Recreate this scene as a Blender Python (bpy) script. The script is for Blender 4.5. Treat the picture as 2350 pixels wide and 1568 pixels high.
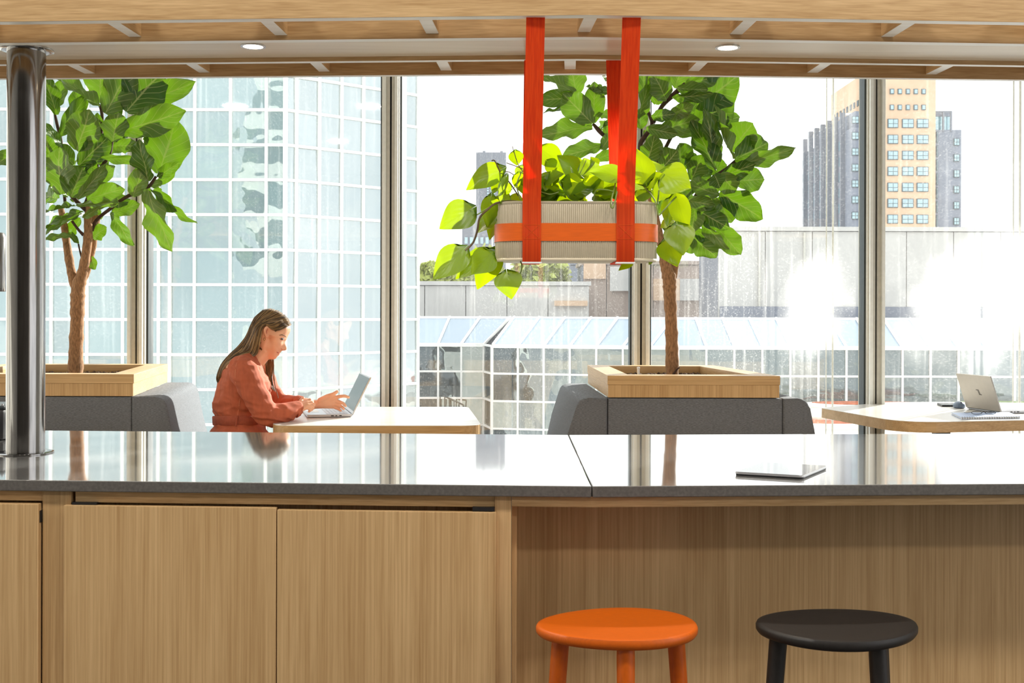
import bpy, bmesh, math, random
from mathutils import Vector, Matrix, Quaternion, noise

random.seed(7)
SC = bpy.context.scene
COL = SC.collection
for o in list(bpy.data.objects):
    bpy.data.objects.remove(o, do_unlink=True)

# ------------------------------------------------------------------ camera
F, CX, CY, CZ, ROLL = 2600.0, 1175.0, 712.0, 1.262, 0.0026
cam_d = bpy.data.cameras.new('camera')
cam_d.sensor_width = 36.0
cam_d.lens = F / 2350.0 * 36.0
cam_d.shift_y = -(784.0 - CY) / 2350.0
cam_d.clip_start = 0.05
cam_d.clip_end = 2000
cam = bpy.data.objects.new('camera', cam_d)
cam.location = (0, 0, CZ)
cam.rotation_euler = (math.pi / 2, -ROLL, 0)
COL.objects.link(cam)
SC.camera = cam

# ------------------------------------------------------------------ world, sun, exposure
W = bpy.data.worlds.new('sky')
SC.world = W
W.use_nodes = True
wn = W.node_tree.nodes
wl = W.node_tree.links
bg = wn['Background']
tc = wn.new('ShaderNodeTexCoord')
mp = wn.new('ShaderNodeMapping')
mp.inputs['Scale'].default_value = (2.0, 2.0, 7.0)
nz = wn.new('ShaderNodeTexNoise')
nz.inputs['Scale'].default_value = 1.6
nz.inputs['Detail'].default_value = 4
rp = wn.new('ShaderNodeValToRGB')
rp.color_ramp.elements[0].position = 0.3
rp.color_ramp.elements[0].color = (0.90, 0.93, 0.97, 1)
rp.color_ramp.elements[1].position = 0.65
rp.color_ramp.elements[1].color = (1, 1, 1, 1)
wl.new(tc.outputs['Generated'], mp.inputs['Vector'])
wl.new(mp.outputs['Vector'], nz.inputs['Vector'])
wl.new(nz.outputs['Fac'], rp.inputs['Fac'])
wl.new(rp.outputs['Color'], bg.inputs['Color'])
bg.inputs['Strength'].default_value = 2.0

sd = bpy.data.lights.new('sun', 'SUN')
sd.energy = 14.0
sd.angle = math.radians(0.6)
sd.color = (1.0, 0.95, 0.87)
so = bpy.data.objects.new('sun', sd)
SUN_AZ, SUN_EL = math.radians(38), math.radians(19)
sdir = Vector((math.sin(SUN_AZ) * math.cos(SUN_EL), math.cos(SUN_AZ) * math.cos(SUN_EL), math.sin(SUN_EL)))
so.rotation_euler = sdir.to_track_quat('Z', 'Y').to_euler()
so.location = (6, 12, 8)
COL.objects.link(so)

vs = SC.view_settings
vs.view_transform = 'Standard'
vs.look = 'None'
vs.gamma = 1.0
vs.use_curve_mapping = False
vs.exposure = 0.0

# ------------------------------------------------------------------ projection helpers
def unroll(px, py):
    dx, dy = px - CX, py - CY
    return dx + ROLL * dy, dy - ROLL * dx

def P(px, py, D):
    dx, dy = unroll(px, py)
    return Vector((dx / F * D, D, CZ - dy / F * D))

def PZ(px, py, z):
    dx, dy = unroll(px, py)
    D = F * (CZ - z) / dy
    return Vector((dx / F * D, D, z))

X0, TA = 0.163, 0.054            # the island bends at x = X0

def B(x, y0):
    return y0 + abs(x - X0) * TA

def XB(px, y0):
    D = y0
    for _ in range(8):
        x = (px - CX) / F * D
        D = B(x, y0)
    return x

# ------------------------------------------------------------------ object helpers
def tag(o, label=None, cat=None, group=None, kind=None):
    if label: o['label'] = label
    if cat: o['category'] = cat
    if group: o['group'] = group
    if kind: o['kind'] = kind
    return o

def thing(name, loc, label=None, cat=None, group=None, kind=None):
    o = bpy.data.objects.new(name, None)
    o.empty_display_size = 0.1
    o.location = loc
    COL.objects.link(o)
    o['_loc'] = 1
    del o['_loc']
    return tag(o, label, cat, group, kind)

def wmat(o):
    m = o.matrix_basis.copy()
    if o.parent:
        m = wmat(o.parent) @ o.matrix_parent_inverse @ m
    return m

def adopt(o, parent):
    if parent is not None:
        o.parent = parent
        o.matrix_parent_inverse = wmat(parent).inverted()

def link(name, me, m=None, parent=None, matrix=None):
    o = bpy.data.objects.new(name, me)
    if m is not None and len(me.materials) == 0:
        me.materials.append(m)
    if matrix is not None:
        o.matrix_basis = matrix
    COL.objects.link(o)
    adopt(o, parent)
    return o

def smooth_mesh(me, ang=None):
    for p in me.polygons:
        p.use_smooth = True
    if ang is not None:
        try:
            me.set_sharp_from_angle(angle=math.radians(ang))
        except Exception:
            pass

def from_bm(name, bm, m=None, parent=None, smooth=None, matrix=None):
    me = bpy.data.meshes.new(name)
    bmesh.ops.recalc_face_normals(bm, faces=bm.faces[:])
    bm.to_mesh(me)
    bm.free()
    if smooth is not None:
        smooth_mesh(me, smooth)
    return link(name, me, m, parent, matrix)

def add_prism(bm, poly, z0, z1, bevel=0.0, seg=2):
    lo = [bm.verts.new((x, y, z0)) for x, y in poly]
    hi = [bm.verts.new((x, y, z1)) for x, y in poly]
    n = len(poly)
    fs = [bm.faces.new(lo[::-1]), bm.faces.new(hi)]
    for i in range(n):
        fs.append(bm.faces.new((lo[i], lo[(i + 1) % n], hi[(i + 1) % n], hi[i])))
    if bevel > 0:
        es = {e for f in fs for e in f.edges}
        bmesh.ops.bevel(bm, geom=list(es), offset=bevel, segments=seg, affect='EDGES', profile=0.5)

def prism(name, poly, z0, z1, m, parent=None, bevel=0.0, seg=2):
    bm = bmesh.new()
    add_prism(bm, poly, z0, z1, bevel, seg)
    return from_bm(name, bm, m, parent, smooth=20 if bevel else None)

def box(name, a, b, m, parent=None, bevel=0.0):
    return prism(name, [(a[0], a[1]), (b[0], a[1]), (b[0], b[1]), (a[0], b[1])], a[2], b[2], m, parent, bevel)

def bbox_poly(x0, x1, ya, yb):
    pts = [x0] + ([X0] if x0 < X0 - 1e-4 and x1 > X0 + 1e-4 else []) + [x1]
    return [(x, B(x, ya)) for x in pts] + [(x, B(x, yb)) for x in reversed(pts)]

def bbox(name, x0, x1, ya, yb, z0, z1, m, parent=None, bevel=0.0):
    return prism(name, bbox_poly(x0, x1, ya, yb), z0, z1, m, parent, bevel)

def frame_for(d):
    d = d.normalized()
    a = Vector((0, 0, 1)) if abs(d.z) < 0.9 else Vector((0, 1, 0))
    u = d.cross(a).normalized()
    return u, d.cross(u).normalized()

def add_tube(bm, pts, rad, n=10, cap=True, squash=None):
    pts = [Vector(p) for p in pts]
    if not hasattr(rad, '__len__'):
        rad = [rad] * len(pts)
    rings = []
    u = None
    for i, p in enumerate(pts):
        d = (pts[min(i + 1, len(pts) - 1)] - pts[max(i - 1, 0)])
        if d.length < 1e-9: d = Vector((0, 0, 1))
        d.normalize()
        if u is None:
            u, v = frame_for(d)
        else:
            u = (u - d * u.dot(d)).normalized()
            v = d.cross(u).normalized()
        r = rad[i]
        ring = []
        for k in range(n):
            a = 2 * math.pi * k / n
            ring.append(bm.verts.new(p + (u * math.cos(a) + v * math.sin(a)) * r))
        rings.append(ring)
    for i in range(len(rings) - 1):
        for k in range(n):
            bm.faces.new((rings[i][k], rings[i][(k + 1) % n], rings[i + 1][(k + 1) % n], rings[i + 1][k]))
    if cap:
        bm.faces.new(rings[0][::-1])
        bm.faces.new(rings[-1])

def spline(pts, n=6):
    """Catmull-Rom through the points (tuples of any length)"""
    out = []
    pts = [tuple(p) for p in pts]
    for i in range(len(pts) - 1):
        p0, p1, p2, p3 = pts[max(i - 1, 0)], pts[i], pts[i + 1], pts[min(i + 2, len(pts) - 1)]
        for k in range(n):
            t = k / n
            out.append(tuple(0.5 * ((2 * b) + (-a + c) * t + (2 * a - 5 * b + 4 * c - d) * t * t + (-a + 3 * b - 3 * c + d) * t ** 3)
                             for a, b, c, d in zip(p0, p1, p2, p3)))
    out.append(pts[-1])
    return out

def tube(name, pts, rad, m, parent=None, n=10):
    bm = bmesh.new()
    add_tube(bm, pts, rad, n)
    return from_bm(name, bm, m, parent, smooth=50)

def add_bar(bm, p, q, w, h, up=Vector((0, 0, 1))):
    p, q = Vector(p), Vector(q)
    d = (q - p).normalized()
    u = d.cross(up)
    if u.length < 1e-5: u = d.cross(Vector((0, 1, 0)))
    u.normalize()
    v = u.cross(d).normalized()
    vs_ = []
    for e in (p, q):
        for a, b in ((-1, -1), (1, -1), (1, 1), (-1, 1)):
            vs_.append(bm.verts.new(e + u * a * w / 2 + v * b * h / 2))
    for f in ((3, 2, 1, 0), (4, 5, 6, 7), (0, 1, 5, 4), (1, 2, 6, 5), (2, 3, 7, 6), (3, 0, 4, 7)):
        bm.faces.new([vs_[i] for i in f])

def bar(name, p, q, w, h, m, parent=None, up=Vector((0, 0, 1))):
    bm = bmesh.new()
    add_bar(bm, p, q, w, h, up)
    return from_bm(name, bm, m, parent)

def slabquad(name, pts, t, m, parent=None):
    pts = [Vector(p) for p in pts]
    nrm = (pts[1] - pts[0]).cross(pts[3] - pts[0]).normalized()
    bm = bmesh.new()
    a = [bm.verts.new(p - nrm * t / 2) for p in pts]
    b = [bm.verts.new(p + nrm * t / 2) for p in pts]
    bm.faces.new(a[::-1]); bm.faces.new(b)
    for i in range(4):
        bm.faces.new((a[i], a[(i + 1) % 4], b[(i + 1) % 4], b[i]))
    return from_bm(name, bm, m, parent)

def add_lathe(bm, prof, c=(0, 0, 0), n=32, axis_m=None):
    rings = []
    c = Vector(c)
    for r, z in prof:
        ring = []
        for k in range(n):
            a = 2 * math.pi * k / n
            v = Vector((r * math.cos(a), r * math.sin(a), z))
            if axis_m: v = axis_m @ v
            ring.append(bm.verts.new(c + v))
        rings.append(ring)
    for i in range(len(rings) - 1):
        for k in range(n):
            bm.faces.new((rings[i][k], rings[i][(k + 1) % n], rings[i + 1][(k + 1) % n], rings[i + 1][k]))
    bm.faces.new(rings[0][::-1]); bm.faces.new(rings[-1])

def lathe(name, prof, c, m, parent=None, n=32, smooth=40):
    bm = bmesh.new()
    add_lathe(bm, prof, c, n)
    return from_bm(name, bm, m, parent, smooth=smooth)

def round_poly(pts, radii, n=6):
    out = []
    N = len(pts)
    for i in range(N):
        p = Vector(pts[i]).to_2d() if len(pts[i]) > 2 else Vector(pts[i])
        a = Vector(pts[i - 1][:2]); b = Vector(pts[(i + 1) % N][:2]); p = Vector(pts[i][:2])
        r = radii[i] if hasattr(radii, '__len__') else radii
        if r <= 0:
            out.append((p.x, p.y)); continue
        da, db = (a - p).normalized(), (b - p).normalized()
        for k in range(n + 1):
            t = k / n
            q0 = p + da * r; q2 = p + db * r
            q = q0 * (1 - t) ** 2 + p * 2 * t * (1 - t) + q2 * t * t
            out.append((q.x, q.y))
    return out

# ------------------------------------------------------------------ materials
def srgb(r, g, b):
    def c(v):
        v /= 255.0
        return v / 12.92 if v <= 0.04045 else ((v + 0.055) / 1.055) ** 2.4
    return (c(r), c(g), c(b), 1)

def new_mat(name):
    m = bpy.data.materials.new(name)
    m.use_nodes = True
    return m, m.node_tree.nodes, m.node_tree.links, m.node_tree.nodes['Principled BSDF']

def plain(name, col, rough=0.5, metal=0.0, ior=1.5, var=0.08, scale=40.0, bump=0.0, bscale=200.0, stretch=(1, 1, 1), spec=0.5):
    """principled colour with a little procedural mottling and relief"""
    m, n, l, b = new_mat(name)
    b.inputs['Roughness'].default_value = rough
    b.inputs['Metallic'].default_value = metal
    b.inputs['IOR'].default_value = ior
    b.inputs['Specular IOR Level'].default_value = spec
    t = n.new('ShaderNodeTexCoord'); mpn = n.new('ShaderNodeMapping')
    mpn.inputs['Scale'].default_value = stretch
    no = n.new('ShaderNodeTexNoise'); no.inputs['Scale'].default_value = scale; no.inputs['Detail'].default_value = 3
    r = n.new('ShaderNodeValToRGB')
    lo = tuple(max(0, c * (1 - var)) for c in col[:3]) + (1,)
    hi = tuple(min(1, c * (1 + var)) for c in col[:3]) + (1,)
    r.color_ramp.elements[0].color = lo; r.color_ramp.elements[0].position = 0.35
    r.color_ramp.elements[1].color = hi; r.color_ramp.elements[1].position = 0.65
    l.new(t.outputs['Object'], mpn.inputs['Vector']); l.new(mpn.outputs['Vector'], no.inputs['Vector'])
    l.new(no.outputs['Fac'], r.inputs['Fac']); l.new(r.outputs['Color'], b.inputs['Base Color'])
    if bump > 0:
        n2 = n.new('ShaderNodeTexNoise'); n2.inputs['Scale'].default_value = bscale; n2.inputs['Detail'].default_value = 2
        l.new(mpn.outputs['Vector'], n2.inputs['Vector'])
        bp = n.new('ShaderNodeBump'); bp.inputs['Strength'].default_value = bump; bp.inputs['Distance'].default_value = 0.002
        l.new(n2.outputs['Fac'], bp.inputs['Height']); l.new(bp.outputs['Normal'], b.inputs['Normal'])
    return m

def wood(name, light, dark, axis='z', rough=0.42, seed=0.0, fine=1.0):
    """oak-look board: long fine pores and slow cathedral bands running along one axis"""
    m, n, l, b = new_mat(name)
    b.inputs['Roughness'].default_value = rough
    t = n.new('ShaderNodeTexCoord')
    def layer(across, along, det, dist):
        mpn = n.new('ShaderNodeMapping')
        s = {'x': (along, across, across), 'y': (across, along, across), 'z': (across, across, along)}[axis]
        mpn.inputs['Scale'].default_value = s
        mpn.inputs['Location'].default_value = (seed, seed * 1.7, seed * 0.6)
        l.new(t.outputs['Object'], mpn.inputs['Vector'])
        no = n.new('ShaderNodeTexNoise')
        no.inputs['Scale'].default_value = 1.0; no.inputs['Detail'].default_value = det
        no.inputs['Distortion'].default_value = dist
        l.new(mpn.outputs['Vector'], no.inputs['Vector'])
        return no.outputs['Fac']
    a = layer(230 * fine, 2.2, 3, 0.25)
    c = layer(11 * fine, 0.7, 4, 1.8)
    d = layer(420 * fine, 14.0, 2, 0.0)
    m1 = n.new('ShaderNodeMath'); m1.operation = 'MULTIPLY'; m1.inputs[1].default_value = 0.45
    m2 = n.new('ShaderNodeMath'); m2.operation = 'MULTIPLY_ADD'; m2.inputs[1].default_value = 0.40
    m3 = n.new('ShaderNodeMath'); m3.operation = 'MULTIPLY_ADD'; m3.inputs[1].default_value = 0.15
    l.new(a, m1.inputs[0]); l.new(c, m2.inputs[0]); l.new(m1.outputs[0], m2.inputs[2])
    l.new(d, m3.inputs[0]); l.new(m2.outputs[0], m3.inputs[2])
    r = n.new('ShaderNodeValToRGB')
    r.color_ramp.elements[0].position = 0.34; r.color_ramp.elements[0].color = dark
    r.color_ramp.elements[1].position = 0.63; r.color_ramp.elements[1].color = light
    l.new(m3.outputs[0], r.inputs['Fac']); l.new(r.outputs['Color'], b.inputs['Base Color'])
    bp = n.new('ShaderNodeBump'); bp.inputs['Strength'].default_value = 0.12; bp.inputs['Distance'].default_value = 0.001
    l.new(m3.outputs[0], bp.inputs['Height']); l.new(bp.outputs['Normal'], b.inputs['Normal'])
    return m

OAK_L, OAK_D = srgb(214, 179, 130), srgb(176, 138, 90)
M = {}
M['oak_v'] = wood('oak_vertical', OAK_L, OAK_D, 'z', seed=1.0)
M['oak_v2'] = wood('oak_vertical_second', OAK_L, OAK_D, 'z', seed=5.3)
M['oak_h'] = wood('oak_horizontal', OAK_L, OAK_D, 'x', seed=2.2)
M['oak_y'] = wood('oak_depthwise', OAK_L, OAK_D, 'y', seed=3.1)
M['oak_pale'] = wood('pale_oak_laminate', srgb(244, 241, 235), srgb(230, 224, 214), 'x', rough=0.20, seed=4.4)
M['edge_pale'] = wood('pale_edge_laminate', srgb(246, 241, 232), srgb(230, 222, 208), 'x', rough=0.3, seed=7.4)
M['oak_pale_h'] = wood('pale_oak_panel', srgb(232, 216, 192), srgb(208, 188, 160), 'x', rough=0.30, seed=6.4)
M['counter'] = plain('dark_stone_counter', srgb(122, 121, 120), rough=0.06, ior=2.1, var=0.12, scale=120, spec=0.8)
M['counter'].node_tree.nodes['Principled BSDF'].inputs['Coat Weight'].default_value = 1.0
M['counter'].node_tree.nodes['Principled BSDF'].inputs['Coat IOR'].default_value = 1.8
M['counter'].node_tree.nodes['Principled BSDF'].inputs['Coat Roughness'].default_value = 0.05
M['counter_edge'] = plain('dark_stone_edge', srgb(96, 92, 88), rough=0.45, var=0.15, scale=160)
M['steel'] = plain('brushed_dark_steel', srgb(150, 148, 146), rough=0.13, metal=1.0, var=0.10, scale=30, stretch=(6, 6, 0.4))
M['chrome'] = plain('bright_steel', srgb(205, 205, 205), rough=0.15, metal=1.0, var=0.03)
M['black'] = plain('black_plastic', srgb(26, 26, 28), rough=0.45)
M['alu'] = plain('warm_grey_aluminium', srgb(206, 203, 192), rough=0.45, metal=0.0, var=0.04)
M['alu_l'] = plain('light_grey_aluminium', srgb(232, 233, 228), rough=0.4, metal=0.0, var=0.03)
M['alu_d'] = plain('dark_frame_aluminium', srgb(58, 64, 66), rough=0.4, metal=0.2, var=0.05)
M['gasket'] = plain('black_rubber_gasket', srgb(18, 18, 18), rough=0.7)
M['floor'] = plain('grey_carpet_tile', srgb(78, 75, 72), rough=0.95, var=0.15, scale=300)
M['ceil'] = plain('white_plaster', srgb(235, 233, 228), rough=0.9, var=0.02)
M['wall'] = plain('white_wall_paint', srgb(232, 230, 224), rough=0.9, var=0.02)
M['fabric'] = plain('grey_melange_felt', srgb(112, 115, 120), rough=0.95, var=0.28, scale=90, bump=0.6, bscale=500, stretch=(1.0, 1.0, 7.0))
M['fabric_side'] = plain('pale_grey_melange_felt', srgb(172, 176, 182), rough=0.95, var=0.12, scale=160, bump=0.5, bscale=700)
M['seam'] = plain('dark_seam_thread', srgb(62, 62, 62), rough=0.9)
M['orange'] = plain('orange_painted_wood', srgb(208, 94, 2), rough=0.45, var=0.05, scale=60, bump=0.05, stretch=(1, 8, 1))
M['blackwood'] = plain('black_stained_wood', srgb(34, 30, 28), rough=0.5, var=0.15, scale=60, bump=0.08, stretch=(1, 8, 1))
M['pot'] = plain('pale_metal_planter', srgb(198, 186, 160), rough=0.36, metal=0.15, var=0.03)
M['soil'] = plain('dark_soil', srgb(58, 44, 34), rough=1.0, var=0.5, scale=90, bump=1.0, bscale=120)
M['pebble'] = plain('clay_granules', srgb(92, 72, 58), rough=0.95, var=0.3, scale=60)
M['bark'] = plain('fig_bark', srgb(150, 112, 78), rough=0.9, var=0.35, scale=60, bump=1.0, bscale=90, stretch=(3, 3, 0.8))
M['twig'] = plain('dark_twig', srgb(74, 52, 40), rough=0.85, var=0.3, scale=80)
M['stem'] = plain('green_stem', srgb(120, 140, 60), rough=0.5, var=0.15, scale=60)
M['stem_b'] = plain('brown_stem', srgb(96, 78, 50), rough=0.6, var=0.2, scale=60)
M['white'] = plain('white_plastic', srgb(238, 238, 236), rough=0.35, var=0.02)
M['silver'] = plain('silver_laptop_shell', srgb(196, 196, 200), rough=0.3, metal=0.7, var=0.02)
M['grey_lid'] = plain('grey_laptop_lid', srgb(176, 170, 162), rough=0.4, metal=0.5, var=0.02)
M['logo'] = plain('dark_logo_print', srgb(88, 82, 76), rough=0.4)
M['screen'] = plain('dark_display_glass', srgb(60, 64, 66), rough=0.1, ior=1.3, var=0.03)
M['tablet_glass'] = plain('tablet_glass', srgb(60, 58, 56), rough=0.03, ior=1.9, var=0.02, spec=0.9)
M['key'] = plain('light_key', srgb(214, 218, 226), rough=0.5)
M['paper'] = plain('blue_notebook_cover', srgb(176, 196, 232), rough=0.4, var=0.08, scale=20)
M['page'] = plain('white_page', srgb(240, 240, 236), rough=0.7)
M['wire'] = plain('silver_spiral_wire', srgb(150, 144, 138), rough=0.3, metal=0.8)
M['mouse'] = plain('slate_blue_plastic', srgb(96, 112, 134), rough=0.3)

def strap_mat():
    m, n, l, b = new_mat('orange_red_webbing')
    out = n['Material Output']
    t = n.new('ShaderNodeTexCoord'); mpn = n.new('ShaderNodeMapping'); mpn.inputs['Scale'].default_value = (260, 60, 6)
    no = n.new('ShaderNodeTexNoise'); no.inputs['Scale'].default_value = 1.0
    r = n.new('ShaderNodeValToRGB')
    r.color_ramp.elements[0].position = 0.35; r.color_ramp.elements[0].color = srgb(236, 74, 14)
    r.color_ramp.elements[1].position = 0.65; r.color_ramp.elements[1].color = srgb(250, 92, 24)
    l.new(t.outputs['Object'], mpn.inputs['Vector']); l.new(mpn.outputs['Vector'], no.inputs['Vector'])
    l.new(no.outputs['Fac'], r.inputs['Fac']); l.new(r.outputs['Color'], b.inputs['Base Color'])
    b.inputs['Roughness'].default_value = 0.55
    tr = n.new('ShaderNodeBsdfTranslucent'); l.new(r.outputs['Color'], tr.inputs['Color'])
    mx = n.new('ShaderNodeMixShader'); mx.inputs['Fac'].default_value = 0.42
    l.new(b.outputs[0], mx.inputs[1]); l.new(tr.outputs[0], mx.inputs[2]); l.new(mx.outputs[0], out.inputs['Surface'])
    return m
M['strap'] = strap_mat()
M['belt'] = plain('orange_webbing_belt', srgb(228, 98, 12), rough=0.45, var=0.06, scale=1, stretch=(30, 30, 600))

def leaf_mat(name, top_a, top_b, trans, vein, tf, nveins=7.0, slope=0.55, gloss=0.35, vstr=0.8, bmp=0.45):
    m, n, l, b = new_mat(name)
    out = n['Material Output']
    uv = n.new('ShaderNodeUVMap'); sep = n.new('ShaderNodeSeparateXYZ')
    l.new(uv.outputs['UV'], sep.inputs[0])
    def mth(op, a, bb=None, c=None):
        k = n.new('ShaderNodeMath'); k.operation = op
        for i, v in enumerate((a, bb, c)):
            if v is None: continue
            if isinstance(v, (int, float)): k.inputs[i].default_value = v
            else: l.new(v, k.inputs[i])
        return k.outputs[0]
    ax = mth('ABSOLUTE', mth('MULTIPLY_ADD', sep.outputs['X'], 2.0, -1.0))
    ph = mth('FRACT', mth('MULTIPLY', mth('MULTIPLY_ADD', mth('POWER', ax, 0.8), -slope * 0.6, sep.outputs['Y']), nveins))
    tri = mth('ABSOLUTE', mth('SUBTRACT', ph, 0.5))
    vl = mth('GREATER_THAN', tri, mth('MULTIPLY_ADD', ax, 0.035, 0.445))
    mid = mth('LESS_THAN', ax, 0.045)
    v = mth('MULTIPLY', mth('MAXIMUM', vl, mid), vstr)
    oi = n.new('ShaderNodeObjectInfo')
    mixc = n.new('ShaderNodeMix'); mixc.data_type = 'RGBA'
    mixc.inputs['A'].default_value = top_a; mixc.inputs['B'].default_value = top_b
    l.new(oi.outputs['Random'], mixc.inputs['Factor'])
    mv = n.new('ShaderNodeMix'); mv.data_type = 'RGBA'
    l.new(v, mv.inputs['Factor']); l.new(mixc.outputs['Result'], mv.inputs['A']); mv.inputs['B'].default_value = vein
    l.new(mv.outputs['Result'], b.inputs['Base Color'])
    b.inputs['Roughness'].default_value = gloss
    b.inputs['Specular IOR Level'].default_value = 0.5
    bp = n.new('ShaderNodeBump'); bp.inputs['Strength'].default_value = bmp; bp.inputs['Distance'].default_value = 0.004
    l.new(mth('MULTIPLY', tri, 1.0), bp.inputs['Height']); l.new(bp.outputs['Normal'], b.inputs['Normal'])
    tr = n.new('ShaderNodeBsdfTranslucent')
    mt = n.new('ShaderNodeMix'); mt.data_type = 'RGBA'
    l.new(v, mt.inputs['Factor']); mt.inputs['A'].default_value = trans
    mt.inputs['B'].default_value = tuple(min(1, c * 0.75) for c in trans[:3]) + (1,)
    l.new(mt.outputs['Result'], tr.inputs['Color'])
    mx = n.new('ShaderNodeMixShader'); mx.inputs['Fac'].default_value = tf
    l.new(b.outputs[0], mx.inputs[1]); l.new(tr.outputs[0], mx.inputs[2]); l.new(mx.outputs[0], out.inputs['Surface'])
    return m
M['fig'] = leaf_mat('fiddle_fig_leaf', srgb(40, 74, 22), srgb(112, 136, 66), srgb(104, 146, 16), srgb(186, 192, 126), 0.30)
M['phil'] = leaf_mat('heartleaf_leaf', srgb(52, 92, 18), srgb(98, 132, 30), srgb(182, 208, 6), srgb(92, 128, 30), 0.46, nveins=4.0, slope=1.3, gloss=0.32, vstr=0.35, bmp=0.10)

def glass_mat(name, dirt, tint=(0.97, 0.99, 0.985, 1), glare_patch=None):
    """clear pane with rain streaks and speckled grime that scatter light, plus an optional area of painted sun glare"""
    m, n, l, b = new_mat(name)
    n.remove(b)
    out = n['Material Output']
    t = n.new('ShaderNodeTexCoord')
    def nz_(scale, det, loc=(0, 0, 0)):
        mpn = n.new('ShaderNodeMapping'); mpn.inputs['Scale'].default_value = scale; mpn.inputs['Location'].default_value = loc
        l.new(t.outputs['Object'], mpn.inputs['Vector'])
        no = n.new('ShaderNodeTexNoise'); no.inputs['Scale'].default_value = 1.0; no.inputs['Detail'].default_value = det
        l.new(mpn.outputs['Vector'], no.inputs['Vector'])
        return no.outputs['Fac']
    def ramp(v, a, bb):
        mr = n.new('ShaderNodeMapRange'); mr.inputs['From Min'].default_value = a; mr.inputs['From Max'].default_value = bb
        mr.clamp = True
        l.new(v, mr.inputs['Value']); return mr.outputs['Result']
    def mth(op, a, bb, c=None):
        k = n.new('ShaderNodeMath'); k.operation = op
        for i, v in enumerate((a, bb, c)):
            if v is None: continue
            if isinstance(v, (int, float)): k.inputs[i].default_value = v
            else: l.new(v, k.inputs[i])
        return k.outputs[0]
    streak = ramp(nz_((46, 1, 1.6), 5), 0.54, 0.74)
    speck = ramp(nz_((190, 1, 150), 2), 0.58, 0.70)
    area = ramp(nz_((1.3, 1, 1.0), 2, (3.1, 0, 1.4)), 0.36, 0.66)
    g = mth('MULTIPLY_ADD', streak, 0.30, 0.10)
    g = mth('MULTIPLY_ADD', speck, 0.35, g)
    g = mth('MULTIPLY', mth('MULTIPLY', g, mth('MULTIPLY_ADD', area, 0.9, 0.25)), dirt)
    if glare_patch:  # sun glare painted in as dense pale haze, apart from the dirt
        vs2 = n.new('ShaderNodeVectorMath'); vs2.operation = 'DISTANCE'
        vs2.inputs[1].default_value = glare_patch[0]
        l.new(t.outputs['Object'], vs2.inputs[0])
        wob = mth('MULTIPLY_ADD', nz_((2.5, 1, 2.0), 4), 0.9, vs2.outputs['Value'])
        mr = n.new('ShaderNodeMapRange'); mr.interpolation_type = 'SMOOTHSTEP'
        mr.inputs['From Min'].default_value = glare_patch[1] + 0.45; mr.inputs['From Max'].default_value = 0.45
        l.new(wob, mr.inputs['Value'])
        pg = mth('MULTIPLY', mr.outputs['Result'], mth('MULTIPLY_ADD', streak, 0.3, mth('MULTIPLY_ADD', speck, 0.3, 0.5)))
        g = mth('MINIMUM', mth('MULTIPLY_ADD', pg, glare_patch[2], g), 0.9)
    tp = n.new('ShaderNodeBsdfTransparent'); tp.inputs['Color'].default_value = tint
    tl = n.new('ShaderNodeBsdfTranslucent'); tl.inputs['Color'].default_value = (0.95, 0.95, 0.93, 1)
    gl = n.new('ShaderNodeBsdfGlossy'); gl.inputs['Roughness'].default_value = 0.02
    mx = n.new('ShaderNodeMixShader'); mx.inputs['Fac'].default_value = 0.05
    l.new(tp.outputs[0], mx.inputs[1]); l.new(gl.outputs[0], mx.inputs[2])
    mx2 = n.new('ShaderNodeMixShader')
    l.new(g, mx2.inputs['Fac']); l.new(mx.outputs[0], mx2.inputs[1]); l.new(tl.outputs[0], mx2.inputs[2])
    l.new(mx2.outputs[0], out.inputs['Surface'])
    return m

def facade_glass(name, col, mir, rough=0.02, wav=0.25, wscale=1.2):
    """coated facade pane: tinted body plus a slightly wavy mirror"""
    m, n, l, b = new_mat(name)
    out = n['Material Output']
    b.inputs['Roughness'].default_value = 0.5
    oi = n.new('ShaderNodeObjectInfo')
    mc = n.new('ShaderNodeMix'); mc.data_type = 'RGBA'
    mc.inputs['A'].default_value = tuple(c * 0.75 for c in col[:3]) + (1,); mc.inputs['B'].default_value = tuple(min(1, c * 1.25) for c in col[:3]) + (1,)
    l.new(oi.outputs['Random'], mc.inputs['Factor'])
    l.new(mc.outputs['Result'], b.inputs['Base Color'])
    t = n.new('ShaderNodeTexCoord')
    ge = n.new('ShaderNodeNewGeometry')
    no = n.new('ShaderNodeTexNoise'); no.inputs['Scale'].default_value = wscale; no.inputs['Detail'].default_value = 1
    l.new(ge.outputs['Position'], no.inputs['Vector'])
    bp = n.new('ShaderNodeBump'); bp.inputs['Strength'].default_value = wav; bp.inputs['Distance'].default_value = 0.05
    l.new(no.outputs['Fac'], bp.inputs['Height'])
    gl = n.new('ShaderNodeBsdfGlossy'); gl.inputs['Roughness'].default_value = rough
    gl.inputs['Color'].default_value = (0.82, 0.93, 0.94, 1)
    l.new(bp.outputs['Normal'], gl.inputs['Normal'])
    mx = n.new('ShaderNodeMixShader'); mx.inputs['Fac'].default_value = mir
    l.new(b.outputs[0], mx.inputs[1]); l.new(gl.outputs[0], mx.inputs[2]); l.new(mx.outputs[0], out.inputs['Surface'])
    return m
M['tower_glass'] = facade_glass('teal_tower_glass', srgb(98, 124, 128), 0.25)
M['tower_side'] = facade_glass('grey_tower_glass', srgb(120, 124, 128), 0.40, wav=0.35)
M['atrium_glass'] = facade_glass('dark_atrium_glass', srgb(58, 70, 72), 0.16, wav=0.5)
M['roof_glass'] = facade_glass('pale_roof_glass', srgb(150, 166, 190), 0.30)
M['hr_glass'] = facade_glass('office_window_glass', srgb(110, 150, 162), 0.3)
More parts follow.
